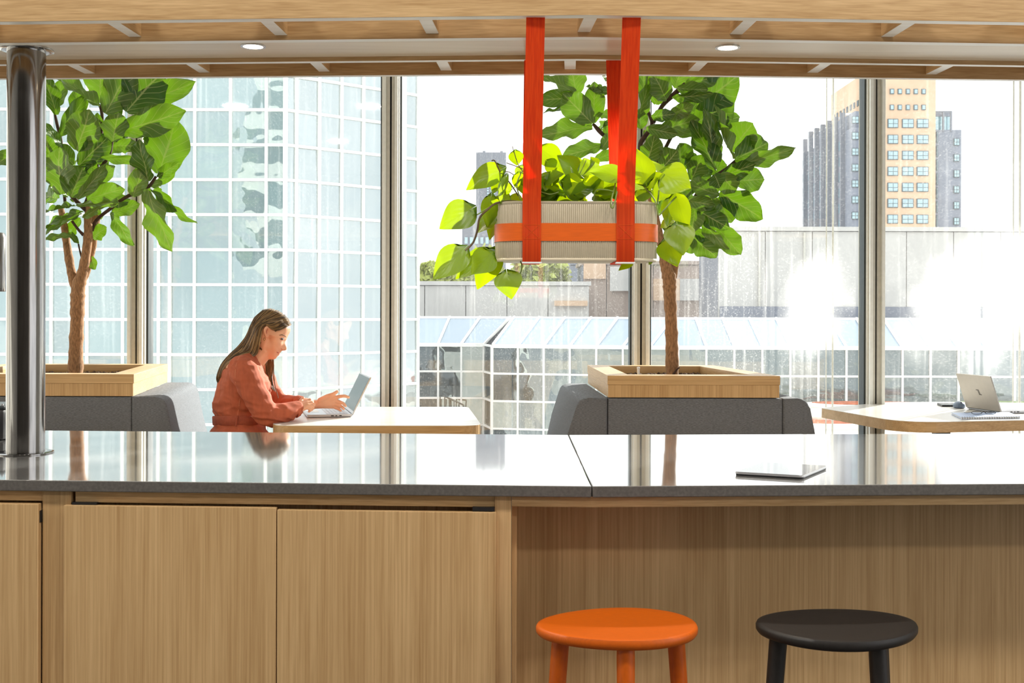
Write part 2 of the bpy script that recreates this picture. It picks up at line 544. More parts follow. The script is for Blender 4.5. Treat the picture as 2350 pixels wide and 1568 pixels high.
M['bar_white'] = plain('white_glazing_bar', srgb(246, 246, 242), rough=0.5, var=0.02)
M['concrete'] = plain('pale_concrete', srgb(202, 200, 196), rough=0.9, var=0.05, scale=0.6)
M['concrete_d'] = plain('brown_grey_concrete', srgb(176, 160, 150), rough=0.9, var=0.08, scale=0.5)
M['tan'] = plain('tan_brick_cladding', srgb(212, 182, 154), rough=0.9, var=0.05, scale=0.3)
M['slate'] = plain('slate_grey_cladding', srgb(132, 138, 152), rough=0.8, var=0.06, scale=0.3)
M['slate_d'] = plain('dark_grey_tower', srgb(130, 134, 144), rough=0.8, var=0.06, scale=0.05)
M['frame_d'] = plain('dark_window_frame', srgb(84, 96, 104), rough=0.5)
M['street'] = plain('pale_paving', srgb(190, 188, 182), rough=0.95, var=0.08, scale=0.2)
M['terrace'] = plain('pale_terrace_paving', srgb(214, 214, 208), rough=0.9, var=0.05, scale=0.5)
M['redbed'] = plain('red_brown_planting', srgb(190, 104, 70), rough=1.0, var=0.3, scale=3, bump=1.0, bscale=8)
M['greenbed'] = plain('green_planting', srgb(120, 140, 80), rough=1.0, var=0.4, scale=3)
M['far_leaf'] = plain('hazy_foliage', srgb(168, 176, 96), rough=0.9, var=0.35, scale=1.5)

def emit(name, col, s):
    m, n, l, b = new_mat(name)
    b.inputs['Base Color'].default_value = col
    b.inputs['Emission Color'].default_value = col
    b.inputs['Emission Strength'].default_value = s
    return m
M['lamp_glow'] = emit('warm_lamp_glow', (1.0, 0.80, 0.55, 1), 9.0)

# ================================================================== THE ROOM
WIN = 6.40
FILL_LAMP = 24
SPOT = 26
CEIL = 3.45
XL, XR = -5.2, 7.4
fl = box('floor', (XL, -5.5, -0.12), (XR, WIN + 0.3, 0.0), M['floor']); tag(fl, kind='structure')
ce = box('ceiling', (XL, -5.5, CEIL), (XR, WIN + 0.3, CEIL + 0.2), M['ceil']); tag(ce, kind='structure')
w = box('wall_left', (XL - 0.15, -5.5, 0), (XL, WIN + 0.2, CEIL), M['wall']); tag(w, kind='structure')
w = box('wall_right', (XR, 2.0, 0), (XR + 0.15, WIN + 0.2, CEIL), M['wall']); tag(w, kind='structure')
M['back'] = plain('dark_back_wall', srgb(104, 98, 92), rough=0.9, var=0.05)
w = box('wall_back', (XL, -5.65, 0), (XR, -5.5, CEIL), M['back']); tag(w, kind='structure')
# ceiling lamps added out of view as fill light for the cabinet fronts
for k, (lx_, ly_) in enumerate(((-2.9, 1.05), (-1.5, 1.05), (-0.15, 1.05), (1.2, 1.05), (2.6, 1.05), (-2.2, -1.4), (0.2, -1.4), (2.6, -1.4))):
    pn = thing('fill_light', (lx_, ly_, CEIL), kind='structure')
    lathe('fill_housing', [(0.17, -0.0005), (0.17, -0.05), (0.15, -0.055), (0.15, -0.03)], (lx_, ly_, CEIL), M['white'], pn)
    al = bpy.data.lights.new('lamp', 'AREA'); al.shape = 'DISK'; al.size = 0.26; al.energy = FILL_LAMP; al.color = (1.0, 0.95, 0.88)
    ao = bpy.data.objects.new('lamp', al); ao.location = (lx_, ly_, CEIL - 0.06); COL.objects.link(ao); adopt(ao, pn)  # added fill light, out of view
# our own building seen in the glass opposite: storeys above and below this floor
up = box('wall_upper', (XL - 12, WIN + 0.10, CEIL + 0.2), (XR + 8, WIN + 0.5, CEIL + 30), M['concrete']); tag(up, kind='structure')
for k in range(10):
    z = CEIL + 1.1 + k * 2.9
    g = box('window_band', (XL - 12, WIN + 0.5, z), (XR + 8, WIN + 0.53, z + 1.7), M['atrium_glass'], up)
lo = box('wall_lower', (XL - 12, WIN + 0.1, -14), (XR + 8, WIN + 0.5, -0.12), M['concrete']); tag(lo, kind='structure')

M['glass_a'] = glass_mat('lightly_streaked_pane', 0.12)
M['glass_b'] = glass_mat('streaked_glare_pane', 0.22, glare_patch=((1.75, WIN + 0.05, 1.33), 0.36, 0.27))
M['glass_c'] = glass_mat('grimy_glare_pane', 0.20, glare_patch=((2.62, WIN + 0.05, 1.28), 0.45, 0.42))  # glare spot painted into this pane, as in the one before
mull_px = [-830, -260, 316, 897, 1470, 2007, 2560, 3110, 3660]
mull_x = [(p - CX) / F * WIN for p in mull_px]
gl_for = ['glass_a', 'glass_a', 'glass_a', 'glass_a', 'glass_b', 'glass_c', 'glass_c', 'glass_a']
for i in range(len(mull_x) - 1):
    a, b = mull_x[i], mull_x[i + 1]
    wd = thing('window_%d' % (i + 1), ((a + b) / 2, WIN, 0), kind='structure')
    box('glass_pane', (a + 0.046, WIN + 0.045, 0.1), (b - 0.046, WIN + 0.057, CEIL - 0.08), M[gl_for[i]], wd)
    box('sill', (a + 0.04, WIN - 0.03, 0.0), (b - 0.04, WIN + 0.1, 0.1), M['alu'], wd)
    box('head_rail', (a + 0.04, WIN - 0.03, CEIL - 0.08), (b - 0.04, WIN + 0.1, CEIL), M['alu'], wd)
    for s, x0, x1 in ((-1, b - 0.050, b - 0.005), (1, b + 0.005, b + 0.050)):
        box('mullion_profile', (x0, WIN - 0.03, 0), (x1, WIN + 0.10, CEIL), M['alu'], wd, bevel=0.002)
        xm = (x0 + x1) / 2 + s * 0.006
        box('mullion_ridge', (xm - 0.009, WIN - 0.055, 0), (xm + 0.009, WIN - 0.03, CEIL), M['alu_l'], wd, bevel=0.002)
        box('glazing_bead', (b + s * 0.050 - (0.010 if s < 0 else 0), WIN + 0.0, 0.1), (b + s * 0.050 + (0.010 if s > 0 else 0), WIN + 0.09, CEIL - 0.08), M['alu_d'], wd)
    box('gasket', (b - 0.005, WIN - 0.012, 0), (b + 0.005, WIN + 0.10, CEIL), M['gasket'], wd)

# ================================================================== ISLAND
ZC = 0.905
ct = thing('counter_top', (X0, 2.3, ZC - 0.023), 'glossy dark stone counter top running across the whole foreground', 'counter top')
for nm, x0, x1 in (('slab', -2.7, X0 - 0.0008), ('slab', X0 + 0.0008, 2.7)):
    sl_ = bbox(nm, x0, x1, 2.297, 3.244, ZC - 0.023, ZC, M['counter'], ct, bevel=0.002)
    sl_.data.materials.append(M['counter_edge'])          # honed edge, polished top
    for p_ in sl_.data.polygons:
        if p_.normal.z < 0.5: p_.material_index = 1

def cab_px(px, y0=2.316): return XB(px, y0)
YD = 2.2995
XS0, XS1 = cab_px(100), cab_px(165)
XR0, XR1 = cab_px(1137, 2.328), cab_px(1175, 2.328)
# double-door cabinet
cb = thing('island_cabinet', (-0.5, 2.6, 0), 'oak island cabinet with two plain doors left of the stools', 'cabinet')
bbox('body', XS0, XR1, 2.352, 3.12, 0.08, ZC - 0.024, M['oak_v'], cb)
bbox('stile', XS0, XS1, 2.314, 2.352, 0.08, ZC - 0.0235, M['oak_v2'], cb)
bbox('stile', XR0, XR1, 2.314, 2.352, 0.08, ZC - 0.0235, M['oak_v2'], cb)
bbox('rail', XS1 + 0.008, XR0 - 0.0005, 2.318, 2.352, 0.857, ZC - 0.0235, M['oak_h'], cb)
bbox('door', cab_px(154), cab_px(638.5), YD, YD + 0.0135, 0.10, 0.853, M['oak_v'], cb, bevel=0.0012)
bbox('door', cab_px(641), cab_px(1140), YD, YD + 0.0135, 0.10, 0.849, M['oak_v2'], cb, bevel=0.0012)
for a, b in ((170, 226), (1086, 1136)):
    bbox('latch', cab_px(a), cab_px(b), YD + 0.008, YD + 0.030, 0.8535 if a < 500 else 0.850, 0.858, M['black'], cb)
bbox('plinth', XS0, XR1, 2.40, 2.42, 0.0, 0.08, M['black'], cb)
# neighbouring cabinet at the left edge
cb2 = thing('island_cabinet', (-1.6, 2.6, 0), 'oak island cabinet under the steel column at the left edge', 'cabinet')
XA = XS0 - 0.0008
bbox('body', -2.66, XA, 2.352, 3.12, 0.08, ZC - 0.024, M['oak_v'], cb2)
bbox('rail', -2.66, XA, 2.318, 2.352, 0.859, ZC - 0.0235, M['oak_h'], cb2)
bbox('door', cab_px(-330), cab_px(97), 2.2978, YD + 0.016, 0.10, 0.855, M['oak_v2'], cb2, bevel=0.0012)
bbox('hinge', cab_px(96.2), cab_px(98.5), 2.305, 2.325, 0.815, 0.84, M['black'], cb2)
bbox('plinth', -2.66, XA, 2.40, 2.42, 0.0, 0.08, M['black'], cb2)
# knee recess behind the stools
kp = thing('knee_panel', (1.2, 2.6, 0), 'recessed oak back panel behind the two bar stools', 'panel')
bbox('back_panel', XR1 + 0.012, 2.66, 2.500, 3.12, 0.08, ZC - 0.024, M['oak_v'], kp)
bbox('side_panel', XR1 + 0.0008, XR1 + 0.0115, 2.352, 2.62, 0.08, ZC - 0.024, M['oak_v2'], kp)
bbox('rail', XR1 + 0.0008, 2.66, 2.312, 2.345, 0.860, ZC - 0.0235, M['oak_h'], kp)
bbox('plinth', XR1 + 0.012, 2.66, 2.52, 2.54, 0.0, 0.08, M['black'], kp)

# ================================================================== CANOPY
ZB = CZ + 0.632
ZP = CZ + 0.643
cn = thing('wooden_canopy', (X0, 2.73, ZB), 'oak ceiling canopy of long beams and short cross slats above the counter', 'canopy')
def pale_under(o):
    """the undersides are faced with pale laminate"""
    o.data.materials.append(M['edge_pale'])
    for p_ in o.data.polygons:
        if p_.normal.z < -0.8: p_.material_index = 1
beams = [(2.424, 2.450), (2.618, 2.644), (2.848, 2.868), (3.023, 3.043)]
for a, b in beams:
    bo_ = bbox('beam', -2.7, 2.7, a, b, ZB, ZB + 0.16, M['oak_h'], cn, bevel=0.0012)
    pale_under(bo_)
bbox('panel', -2.7, 2.7, 2.6445, 2.8475, ZP, ZP + 0.02, M['oak_pale_h'], cn)
r1 = [XB(p, 2.618) for p in (309, 644, 991, 1338, 1687, 2034)]
r2 = [XB(p, 3.023) for p in (205, 468, 743, 1023, 1307, 1590, 1863, 2135)]
def extend(r, n):
    s = (r[-1] - r[0]) / (len(r) - 1)
    return [r[0] - s * k for k in range(n, 0, -1)] + r + [r[-1] + s * k for k in range(1, n + 1)]
def slat(xf, y_near, y_far):
    h = 0.0150
    sgn = 1 if xf < X0 else -1
    dy = y_far - y_near
    pts = []
    for x, y0, dx in ((xf, y_near, -sgn * TA * dy), (xf, y_far, 0)):
        pts.append((x + dx - h, B(x + dx - h, y0))); pts.append((x + dx + h, B(x + dx + h, y0)))
    so_ = prism('slat', [pts[0], pts[1], pts[3], pts[2]], ZP, ZP + 0.13, M['oak_y'], cn, bevel=0.001)
    pale_under(so_)
for x in extend(r1, 3): slat(x, 2.4505, 2.6175)
for x in extend(r2, 3): slat(x, 2.8685, 3.0225)

for k, (px, lab) in enumerate(((581, 'small round recessed ceiling downlight left of the orange straps'), (1670, 'small round recessed ceiling downlight right of the orange straps'))):
    p = P(px, 106.5, F * (ZP - CZ) / (CY - 106.5))
    d = thing('recessed_downlight', (p.x, p.y, ZP), lab, 'downlight', 'recessed downlights in the canopy')
    lathe('trim_ring', [(0.0305, -0.0002), (0.0305, -0.003), (0.024, -0.003), (0.024, -0.0015)], (p.x, p.y, ZP), M['chrome'], d)
    lathe('lens', [(0.0238, -0.0018), (0.0238, -0.0026), (0.010, -0.0030)], (p.x, p.y, ZP), M['lamp_glow'], d)
    sl = bpy.data.lights.new('spot', 'SPOT'); sl.energy = SPOT; sl.spot_size = math.radians(125); sl.spot_blend = 0.5; sl.shadow_soft_size = 0.022; sl.color = (1.0, 0.90, 0.76)
    so2 = bpy.data.objects.new('spot', sl); so2.location = (p.x, p.y, ZP - 0.008); COL.objects.link(so2); adopt(so2, d)

# steel column between counter and canopy
cxp = P(58.5, 1040, F * (CZ - ZC) / (1040 - CY + 3))
PX, PY = cxp.x, cxp.y
pil = thing('steel_column', (PX, PY, ZC), 'shiny dark steel tube column standing on the counter at left', 'column')
lathe('tube', [(0.0452, 0.0), (0.0452, ZP - ZC)], (PX, PY, ZC), M['steel'], pil, n=64)
lathe('base_flange', [(0.066, 0.0005), (0.066, 0.003), (0.060, 0.0042), (0.0456, 0.0042)], (PX, PY, ZC), M['steel'], pil, n=48)
lathe('top_flange', [(0.064, -0.0005), (0.064, -0.004), (0.058, -0.0055), (0.0456, -0.0055)], (PX, PY, ZP), M['chrome'], pil, n=48)

# pendant shade and dark machine peeking in behind the column
pp = P(-16, 602, 3.2)
pe = thing('pendant_lamp', (pp.x, pp.y, pp.z - 0.08), 'dark grey pendant shade cut by the left edge beside the column', 'lamp')
lathe('shade', [(0.030, -0.083), (0.034, -0.083), (0.036, -0.07), (0.036, 0.07), (0.030, 0.083), (0.008, 0.086)], pp, M['steel'], pe, n=40)
lathe('cord', [(0.003, 0.086), (0.003, 0.60)], pp, M['black'], pe, n=10)
mp_ = PZ(-46, 1012, ZC)
cm = thing('coffee_machine', (mp_.x, mp_.y, ZC), 'black machine on the counter cut by the left edge behind the column', 'appliance')
box('body', (mp_.x - 0.06, mp_.y, ZC + 0.001), (mp_.x + 0.064, mp_.y + 0.16, ZC + 0.085), M['black'], cm, bevel=0.010)
box('top_tray', (mp_.x - 0.055, mp_.y + 0.01, ZC + 0.085), (mp_.x + 0.060, mp_.y + 0.15, ZC + 0.094), M['alu_d'], cm, bevel=0.003)
for k in range(3):
    lathe('knob', [(0.004, 0), (0.004, 0.005)], (mp_.x + 0.03 + k * 0.011, mp_.y + 0.02, ZC + 0.094), M['chrome'], cm, n=10)

# ================================================================== STOOLS
def stool(name, label, px, matl, legs, rot, skew):
    y = 2.196
    x = (px - CX) / F * y
    zt = 0.656
    t = thing(name, (x, y, 0), label, 'stool', 'bar stools at the counter')
    bm = bmesh.new()
    n = 64
    rx, ry = 0.1565, 0.118
    prof = [(0.0, -0.006, 0), (0.45, -0.005, 0), (0.80, -0.0025, 0), (0.94, -0.0004, 0), (0.985, -0.0012, 0), (1.0, -0.006, 0),
            (0.998, -0.013, 0), (0.97, -0.019, 0), (0.90, -0.0225, 0), (0.0, -0.0225, 0)]
    rings = []
    for s, dz, _ in prof:
        if s == 0.0:
            rings.append([bm.verts.new((x, y, zt + dz))])
            continue
        ring = []
        for k in range(n):
            a = 2 * math.pi * k / n
            w3 = 1 + 0.035 * math.cos(3 * (a - rot))
            ex = rx * math.cos(a) * w3 * s
            ey = ry * math.sin(a) * w3 * s
            ring.append(bm.verts.new((x + ex + skew * ey, y + ey, zt + dz)))
        rings.append(ring)
    for i in range(len(rings) - 1):
        A, Bq = rings[i], rings[i + 1]
        for k in range(n):
            if len(A) == 1: bm.faces.new((A[0], Bq[k], Bq[(k + 1) % n]))
            elif len(Bq) == 1: bm.faces.new((A[k], Bq[0], A[(k + 1) % n]))
            else: bm.faces.new((A[k], Bq[k], Bq[(k + 1) % n], A[(k + 1) % n]))
    from_bm('seat', bm, matl, t, smooth=60)
    for (lx, ly) in legs:
        top = Vector((x + lx, y + ly, zt - 0.020))
        k = 1.42
        bot = Vector((x + lx * k, y + ly * k, 0.0))
        tube('leg', [top, top.lerp(bot, 0.03), bot], [0.0165, 0.0172, 0.0135], matl, t, n=20)
    # foot ring joining the legs
    pts = []
    for (lx, ly) in legs:
        kk = 1 + 0.42 * 0.6
        pts.append(Vector((x + lx * kk, y + ly * kk, 0.25)))
    for i in range(len(pts)):
        tube('stretcher', [pts[i], pts[(i + 1) % len(pts)]], 0.009, matl, t, n=12)
    return t
stool('bar_stool', 'orange wooden bar stool with thin oval seat and round legs', 1423, M['orange'],
      [(-0.113, -0.008), (0.004, -0.085), (0.112, 0.022)], 1.2, 0.08)
stool('bar_stool', 'black wooden bar stool with thin oval seat and round legs', 1925, M['blackwood'],
      [(-0.116, -0.005), (0.052, -0.078), (0.092, 0.040)], 0.6, 0.12)

# tablet on the counter
tb = [PZ(1685, 1083, ZC + 0.008), PZ(1843, 1092, ZC + 0.008), PZ(1899, 1069, ZC + 0.008), PZ(1750, 1061, ZC + 0.008)]
c = sum(tb, Vector()) / 4
tt = thing('tablet', (c.x, c.y, ZC), 'thin tablet in a dark case lying on the counter above the stools', 'tablet')
def shrink(pts, k): return [(c.x + (p.x - c.x) * k, c.y + (p.y - c.y) * k) for p in pts]
prism('case', round_poly(shrink(tb, 0.985), 0.008), ZC + 0.0005, ZC + 0.0035, M['black'], tt)
prism('shell', round_poly(shrink(tb, 1.0), 0.008), ZC + 0.0037, ZC + 0.0075, M['silver'], tt, bevel=0.001)
prism('screen', round_poly(shrink(tb, 0.985), 0.007), ZC + 0.0075, ZC + 0.0082, M['tablet_glass'], tt)

# ================================================================== HANGING PLANTER
HY, HX = 2.6475, 0.148
HZ0, HZ1 = 1.3747, 1.509
hp = thing('hanging_planter', (HX, HY, HZ0), 'pale ribbed oval metal planter slung from orange straps', 'planter')
def stadium(hl, hd, r, n=10):
    out = []
    for cxs, cys, a0 in ((hl - r, hd - r, 0), (-hl + r, hd - r, 90), (-hl + r, -hd + r, 180), (hl - r, -hd + r, 270)):
        for k in range(n + 1):
            a = math.radians(a0 + 90 * k / n)
            out.append(Vector((cxs + r * math.cos(a), cys + r * math.sin(a))))
    return out
def resample(poly, step):
    out = []
    N = len(poly)
    tot = sum((poly[(i + 1) % N] - poly[i]).length for i in range(N))
    m = int(tot / step)
    seg, acc = 0, 0.0
    for k in range(m):
        s = tot * k / m
        while True:
            L = (poly[(seg + 1) % N] - poly[seg]).length
            if s <= acc + L or seg >= N - 1: break
            acc += L; seg += 1
        t = (s - acc) / max(L, 1e-9)
        out.append(poly[seg].lerp(poly[(seg + 1) % N], t))
    return out
HL, HD, HR = 0.1868, 0.0775, 0.060
base = resample(stadium(HL, HD, HR), 0.00115)
bm = bmesh.new()
rings = []
N = len(base) - len(base) % 4
def ring_at(z, off, rib):
    r = []
    for k in range(N):
        p = base[k]; q = base[(k + 1) % N]; o = base[k - 1]
        tdir = (q - o).normalized(); nr = Vector((tdir.y, -tdir.x))
        d = off + rib * (0.0008 if k % 4 in (0, 1) else -0.0008)
        r.append(bm.verts.new((HX + p.x + nr.x * d, HY + p.y + nr.y * d, z)))
    return r
for z, off, rib in ((HZ1 - 0.012, -0.004, 0), (HZ1, -0.004, 0), (HZ1 + 0.001, -0.0015, 0), (HZ1, 0.001, 0), (HZ1 - 0.004, 0.001, 0), (HZ1 - 0.006, -0.0005, 0),
                    (HZ1 - 0.008, 0, 1), (HZ0 + 0.008, 0, 1), (HZ0 + 0.006, -0.0005, 0), (HZ0 + 0.004, 0.001, 0), (HZ0 + 0.0005, 0.001, 0), (HZ0, -0.002, 0)):
    rings.append(ring_at(z, off, rib))
for i in range(len(rings) - 1):
    for k in range(N):
        bm.faces.new((rings[i][k], rings[i][(k + 1) % N], rings[i + 1][(k + 1) % N], rings[i + 1][k]))
bm.faces.new(rings[-1])
from_bm('pot', bm, M['pot'], hp, smooth=40)
bm = bmesh.new()
bo = stadium(HL + 0.0025, HD + 0.0025, HR + 0.0025, 12)
bi = stadium(HL + 0.0010, HD + 0.0010, HR + 0.0010, 12)
zb0, zb1 = 1.4192, 1.4597
vv = [[bm.verts.new((HX + p.x, HY + p.y, z)) for p in poly] for poly, z in ((bo, zb0), (bo, zb1), (bi, zb1), (bi, zb0))]
nn = len(bo)
for a in range(4):
    for k in range(nn):
        bm.faces.new((vv[a][k], vv[a][(k + 1) % nn], vv[(a + 1) % 4][(k + 1) % nn], vv[(a + 1) % 4][k]))
from_bm('belt', bm, M['belt'], hp, smooth=40)
def ribbon(name, path, mat, parent, th=0.0016):
    """path: (x0, x1, y, z)"""
    bm = bmesh.new()
    rows = []
    for i, (x0, x1, y, z) in enumerate(path):
        a = path[max(i - 1, 0)]; b = path[min(i + 1, len(path) - 1)]
        d = Vector((0, b[2] - a[2], b[3] - a[3])).normalized()
        nr = Vector((0, d.z, -d.y))
        row = [bm.verts.new(Vector((xx, y, z)) + nr * s * th / 2) for xx, s in ((x0, 1), (x1, 1), (x1, -1), (x0, -1))]
        rows.append(row)
    for i in range(len(rows) - 1):
        for k in range(4):
            bm.faces.new((rows[i][k], rows[i][(k + 1) % 4], rows[i + 1][(k + 1) % 4], rows[i + 1][k]))
    bm.faces.new(rows[0][::-1]); bm.faces.new(rows[-1])
    return from_bm(name, bm, mat, parent, smooth=40)
YF, YK = HY - HD - 0.004, HY + HD + 0.004
for (a0, a1, b0, b1) in ((0.0292, 0.0695, 0.0235, 0.0650), (0.2362, 0.2762, 0.2362, 0.2768)):
    y1, y3 = 2.437 + 0.0, 2.858
    ya = B((a0 + a1) / 2, 2.437); yb = B((a0 + a1) / 2, 2.858)
    path = [(a0, a1, ya, ZB - 0.0005)]
    for k in range(1, 10):
        t = k / 10
        path.append((a0 + (b0 - a0) * t, a1 + (b1 - a1) * t, ya + (YF - ya) * t, ZB + (HZ1 + 0.004 - ZB) * t))
    path += [(b0, b1, YF, HZ1), (b0, b1, YF, 1.44), (b0, b1, YF, HZ0 + 0.002), (b0, b1, YF + 0.003, HZ0 - 0.002),
             (b0, b1, HY, HZ0 - 0.0022), (b0, b1, YK - 0.003, HZ0 - 0.002), (b0, b1, YK, HZ0 + 0.002), (b0, b1, YK, 1.44), (b0, b1, YK, HZ1)]
    for k in range(1, 11):
        t = k / 10
        path.append((b0 + (a0 - b0) * t, b1 + (a1 - b1) * t, YK + (yb - YK) * t, HZ1 + (ZB - 0.0005 - HZ1) * t))
    st = ribbon('strap', path, M['strap'], hp)
    # stitched cross where strap and belt meet
    bmx = bmesh.new()
    zc_, hh, x_0, x_1, yy = 1.4395, 0.016, b0 + 0.003, b1 - 0.003, YF - 0.0012
    for p, q in (((x_0, zc_ - hh), (x_1, zc_ + hh)), ((x_0, zc_ + hh), (x_1, zc_ - hh)), ((x_0, zc_ + hh), (x_1, zc_ + hh)),
                 ((x_0, zc_ - hh), (x_1, zc_ - hh)), ((x_0, zc_ - hh), (x_0, zc_ + hh)), ((x_1, zc_ - hh), (x_1, zc_ + hh))):
        add_bar(bmx, (p[0], yy, p[1]), (q[0], yy, q[1]), 0.0007, 0.0006)
    from_bm('stitching', bmx, M['belt'], st)
    box('buckle_pad', (b0 - 0.001, YF - 0.001, HZ0 - 0.0065), (b1 + 0.002, YF + 0.02, HZ0 - 0.0030), M['white'], st, bevel=0.0008)
prism('soil', [(HX + p.x, HY + p.y) for p in stadium(HL - 0.008, HD - 0.008, HR - 0.008, 6)], HZ0 + 0.02, HZ1 - 0.006, M['soil'], hp)

# ================================================================== SEATING UNITS WITH TREE PLANTERS
def loft2(name, pa, ya, pb, yb, m, parent, bev=0.012):
    bm = bmesh.new()
    a = [bm.verts.new((x, ya, z)) for x, z in pa]
    b = [bm.verts.new((x, yb, z)) for x, z in pb]
    n = len(pa)
    fa = bm.faces.new(a); fb = bm.faces.new(b[::-1])
    for i in range(n):
        bm.faces.new((a[i], b[i], b[(i + 1) % n], a[(i + 1) % n]))
    if bev:
        bmesh.ops.bevel(bm, geom=list(fa.edges) + list(fb.edges), offset=bev, segments=3, affect='EDGES', profile=0.5)
    return from_bm(name, bm, m, parent, smooth=40)

YS0, YS1 = 5.20, 6.24
def seat_unit(label, wings, center, bench, parent_loc):
    t = thing('booth_sofa', parent_loc, label, 'sofa')
    for prof, shift in wings:
        pb = [(x + shift, z) for x, z in prof]
        loft2('backrest', prof, YS0, pb, YS1, M['fabric'], t)
    x0, x1 = center
    loft2('front_panel', [(x0 + 0.002, 0.1), (x1 - 0.002, 0.1), (x1 - 0.002, 0.858), (x0 + 0.002, 0.858)], YS0 + 0.002,
          [(x0 + 0.002, 0.1), (x1 - 0.002, 0.1), (x1 - 0.002, 0.858), (x0 + 0.002, 0.858)], YS0 + 0.10, M['fabric'], t, 0.010)
    for b0, b1 in bench:
        box('seat', (b0, YS0 + 0.04, 0.33), (b1, YS1 - 0.04, 0.455), M['fabric'], t, bevel=0.025)
        box('seat_base', (b0 + 0.03, YS0 + 0.08, 0.0), (b1 - 0.03, YS1 - 0.08, 0.33), M['black'], t)
    return t
wl_ = [(0.440, 0.1), (0.440, 0.86), (0.352, 0.86), (0.330, 0.857), (0.313, 0.849), (0.302, 0.836), (0.295, 0.815), (0.256, 0.69), (0.205, 0.47), (0.205, 0.1)]
wr_ = [(1.440, 0.1), (1.440, 0.47), (1.394, 0.69), (1.370, 0.815), (1.362, 0.836), (1.350, 0.849), (1.333, 0.857), (1.315, 0.86), (1.246, 0.86), (1.246, 0.1)]
seat_unit('grey felt booth sofa under the planter right of the centre', [(wl_, -0.036), (wr_, -0.09)], (0.440, 1.246),
          [(-0.20, 0.225), (1.40, 1.80)], (0.84, 5.7, 0))
wr2 = [(-1.500, 0.1), (-1.500, 0.47), (-1.560, 0.70), (-1.582, 0.815), (-1.590, 0.836), (-1.602, 0.849), (-1.618, 0.857), (-1.640, 0.86), (-1.746, 0.86), (-1.746, 0.1)]
seat_unit('grey felt booth sofa behind the woman at the left edge', [(wr2, -0.144)], (-3.0, -1.746),
          [(-1.56, -1.17)], (-2.2, 5.7, 0))

def tree_planter(label, fl_, fr_, bl_, br_, loc):
    """four-sided oak planter box; corners are x at the front and back"""
    t = thing('tree_planter', loc, label, 'planter')
    z0, z1, z2 = 0.862, 0.9205, 0.9625
    O = [Vector((fl_, YS0 + 0.004)), Vector((fr_, YS0 + 0.004)), Vector((br_, YS1 - 0.03)), Vector((bl_, YS1 - 0.03))]
    cc = sum(O, Vector((0, 0))) / 4
    def inset(d):
        n = 4; res = []
        lines = []
        for i in range(n):
            a, b = O[i], O[(i + 1) % n]
            dr = (b - a).normalized(); nr = Vector((-dr.y, dr.x))
            lines.append((a + nr * d, dr))
        for i in range(n):
            (p, r), (q, s) = lines[i - 1], lines[i]
            den = r.x * s.y - r.y * s.x
            tt_ = ((q.x - p.x) * s.y - (q.y - p.y) * s.x) / den
            res.append(p + r * tt_)
        return res
    inn = inset(0.105); sd0 = inset(0.003); sd1 = inset(0.028)
    for i in range(4):
        j = (i + 1) % 4
        mt = M['oak_h'] if i in (0, 2) else M['oak_y']
        prism('rim_board', [O[i], O[j], inn[j], inn[i]], z1, z2, mt, t, bevel=0.001)
        prism('side_board', [sd0[i], sd0[j], sd1[j], sd1[i]], z0, z1 - 0.0006, M['oak_v'] if i in (0, 2) else M['oak_y'], t)
    s_in = inset(0.03)
    prism('soil', [(p.x, p.y) for p in s_in], z0 + 0.001, 0.916, M['soil'], t)
    # clay granules on the soil, too many to count
    bm = bmesh.new()
    rng = random.Random(3)
    inn2 = inset(0.112)
    for k in range(420):
        u, v = rng.random(), rng.random()
        p = (inn2[0] * (1 - u) + inn2[1] * u) * (1 - v) + (inn2[3] * (1 - u) + inn2[2] * u) * v
        r = rng.uniform(0.005, 0.011)
        bmesh.ops.create_icosphere(bm, subdivisions=1, radius=r, matrix=Matrix.Translation((p.x, p.y, 0.918 + r * 0.3)))
    g = from_bm('granules', bm, M['pebble'], t, smooth=60); tag(g, kind='stuff')
    return t
tree_planter('square oak planter box with a broad rim right of the centre', 0.440, 1.233, 0.414, 1.105, (0.82, 5.7, 0.86))
tree_planter('oak planter box with a broad rim behind the steel column', -2.75, -1.738, -2.75, -1.885, (-2.2, 5.7, 0.86))
wm = P(1465, 851, 5.60)
ws = thing('water_gauge', (wm.x, wm.y, 0.916), 'thin white water gauge stuck in the planter beside the tree trunk', 'gauge')
lathe('stem', [(0.006, 0), (0.006, 0.058)], (wm.x, wm.y, 0.917), M['white'], ws, n=12)
lathe('cap', [(0.0075, 0.058), (0.0075, 0.064), (0.004, 0.066)], (wm.x, wm.y, 0.917), M['white'], ws, n=12)

# ================================================================== TABLES
ZT = 0.74
def table(label, corners, radii, legpos):
    pts = [PZ(px, py, ZT) for px, py in corners]
    c = sum(pts, Vector()) / len(pts)
    t = thing('table', (c.x, c.y, 0), label, 'table')
    poly = round_poly([(p.x, p.y) for p in pts], radii, 8)
    prism('table_edge', poly, ZT - 0.052, ZT - 0.0022, M['oak_h'], t)
    prism('table_top', poly, ZT - 0.002, ZT, M['oak_pale'], t)
    lx, ly = legpos
    box('leg', (lx - 0.035, ly - 0.035, 0.02), (lx + 0.035, ly + 0.035, ZT - 0.06), M['alu_d'], t, bevel=0.004)
    box('foot', (lx - 0.24, ly - 0.24, 0.0), (lx + 0.24, ly + 0.24, 0.02), M['alu_d'], t, bevel=0.006)
    box('bracket', (lx - 0.22, ly - 0.05, ZT - 0.06), (lx + 0.22, ly + 0.05, ZT - 0.0525), M['black'], t)
    return t
table('pale table with rounded corners and oak edge in front of the woman', [(622, 977), (1106, 977), (1074, 934), (664, 934)], [0.10, 0.10, 0.05, 0.05], (-0.62, 5.62))
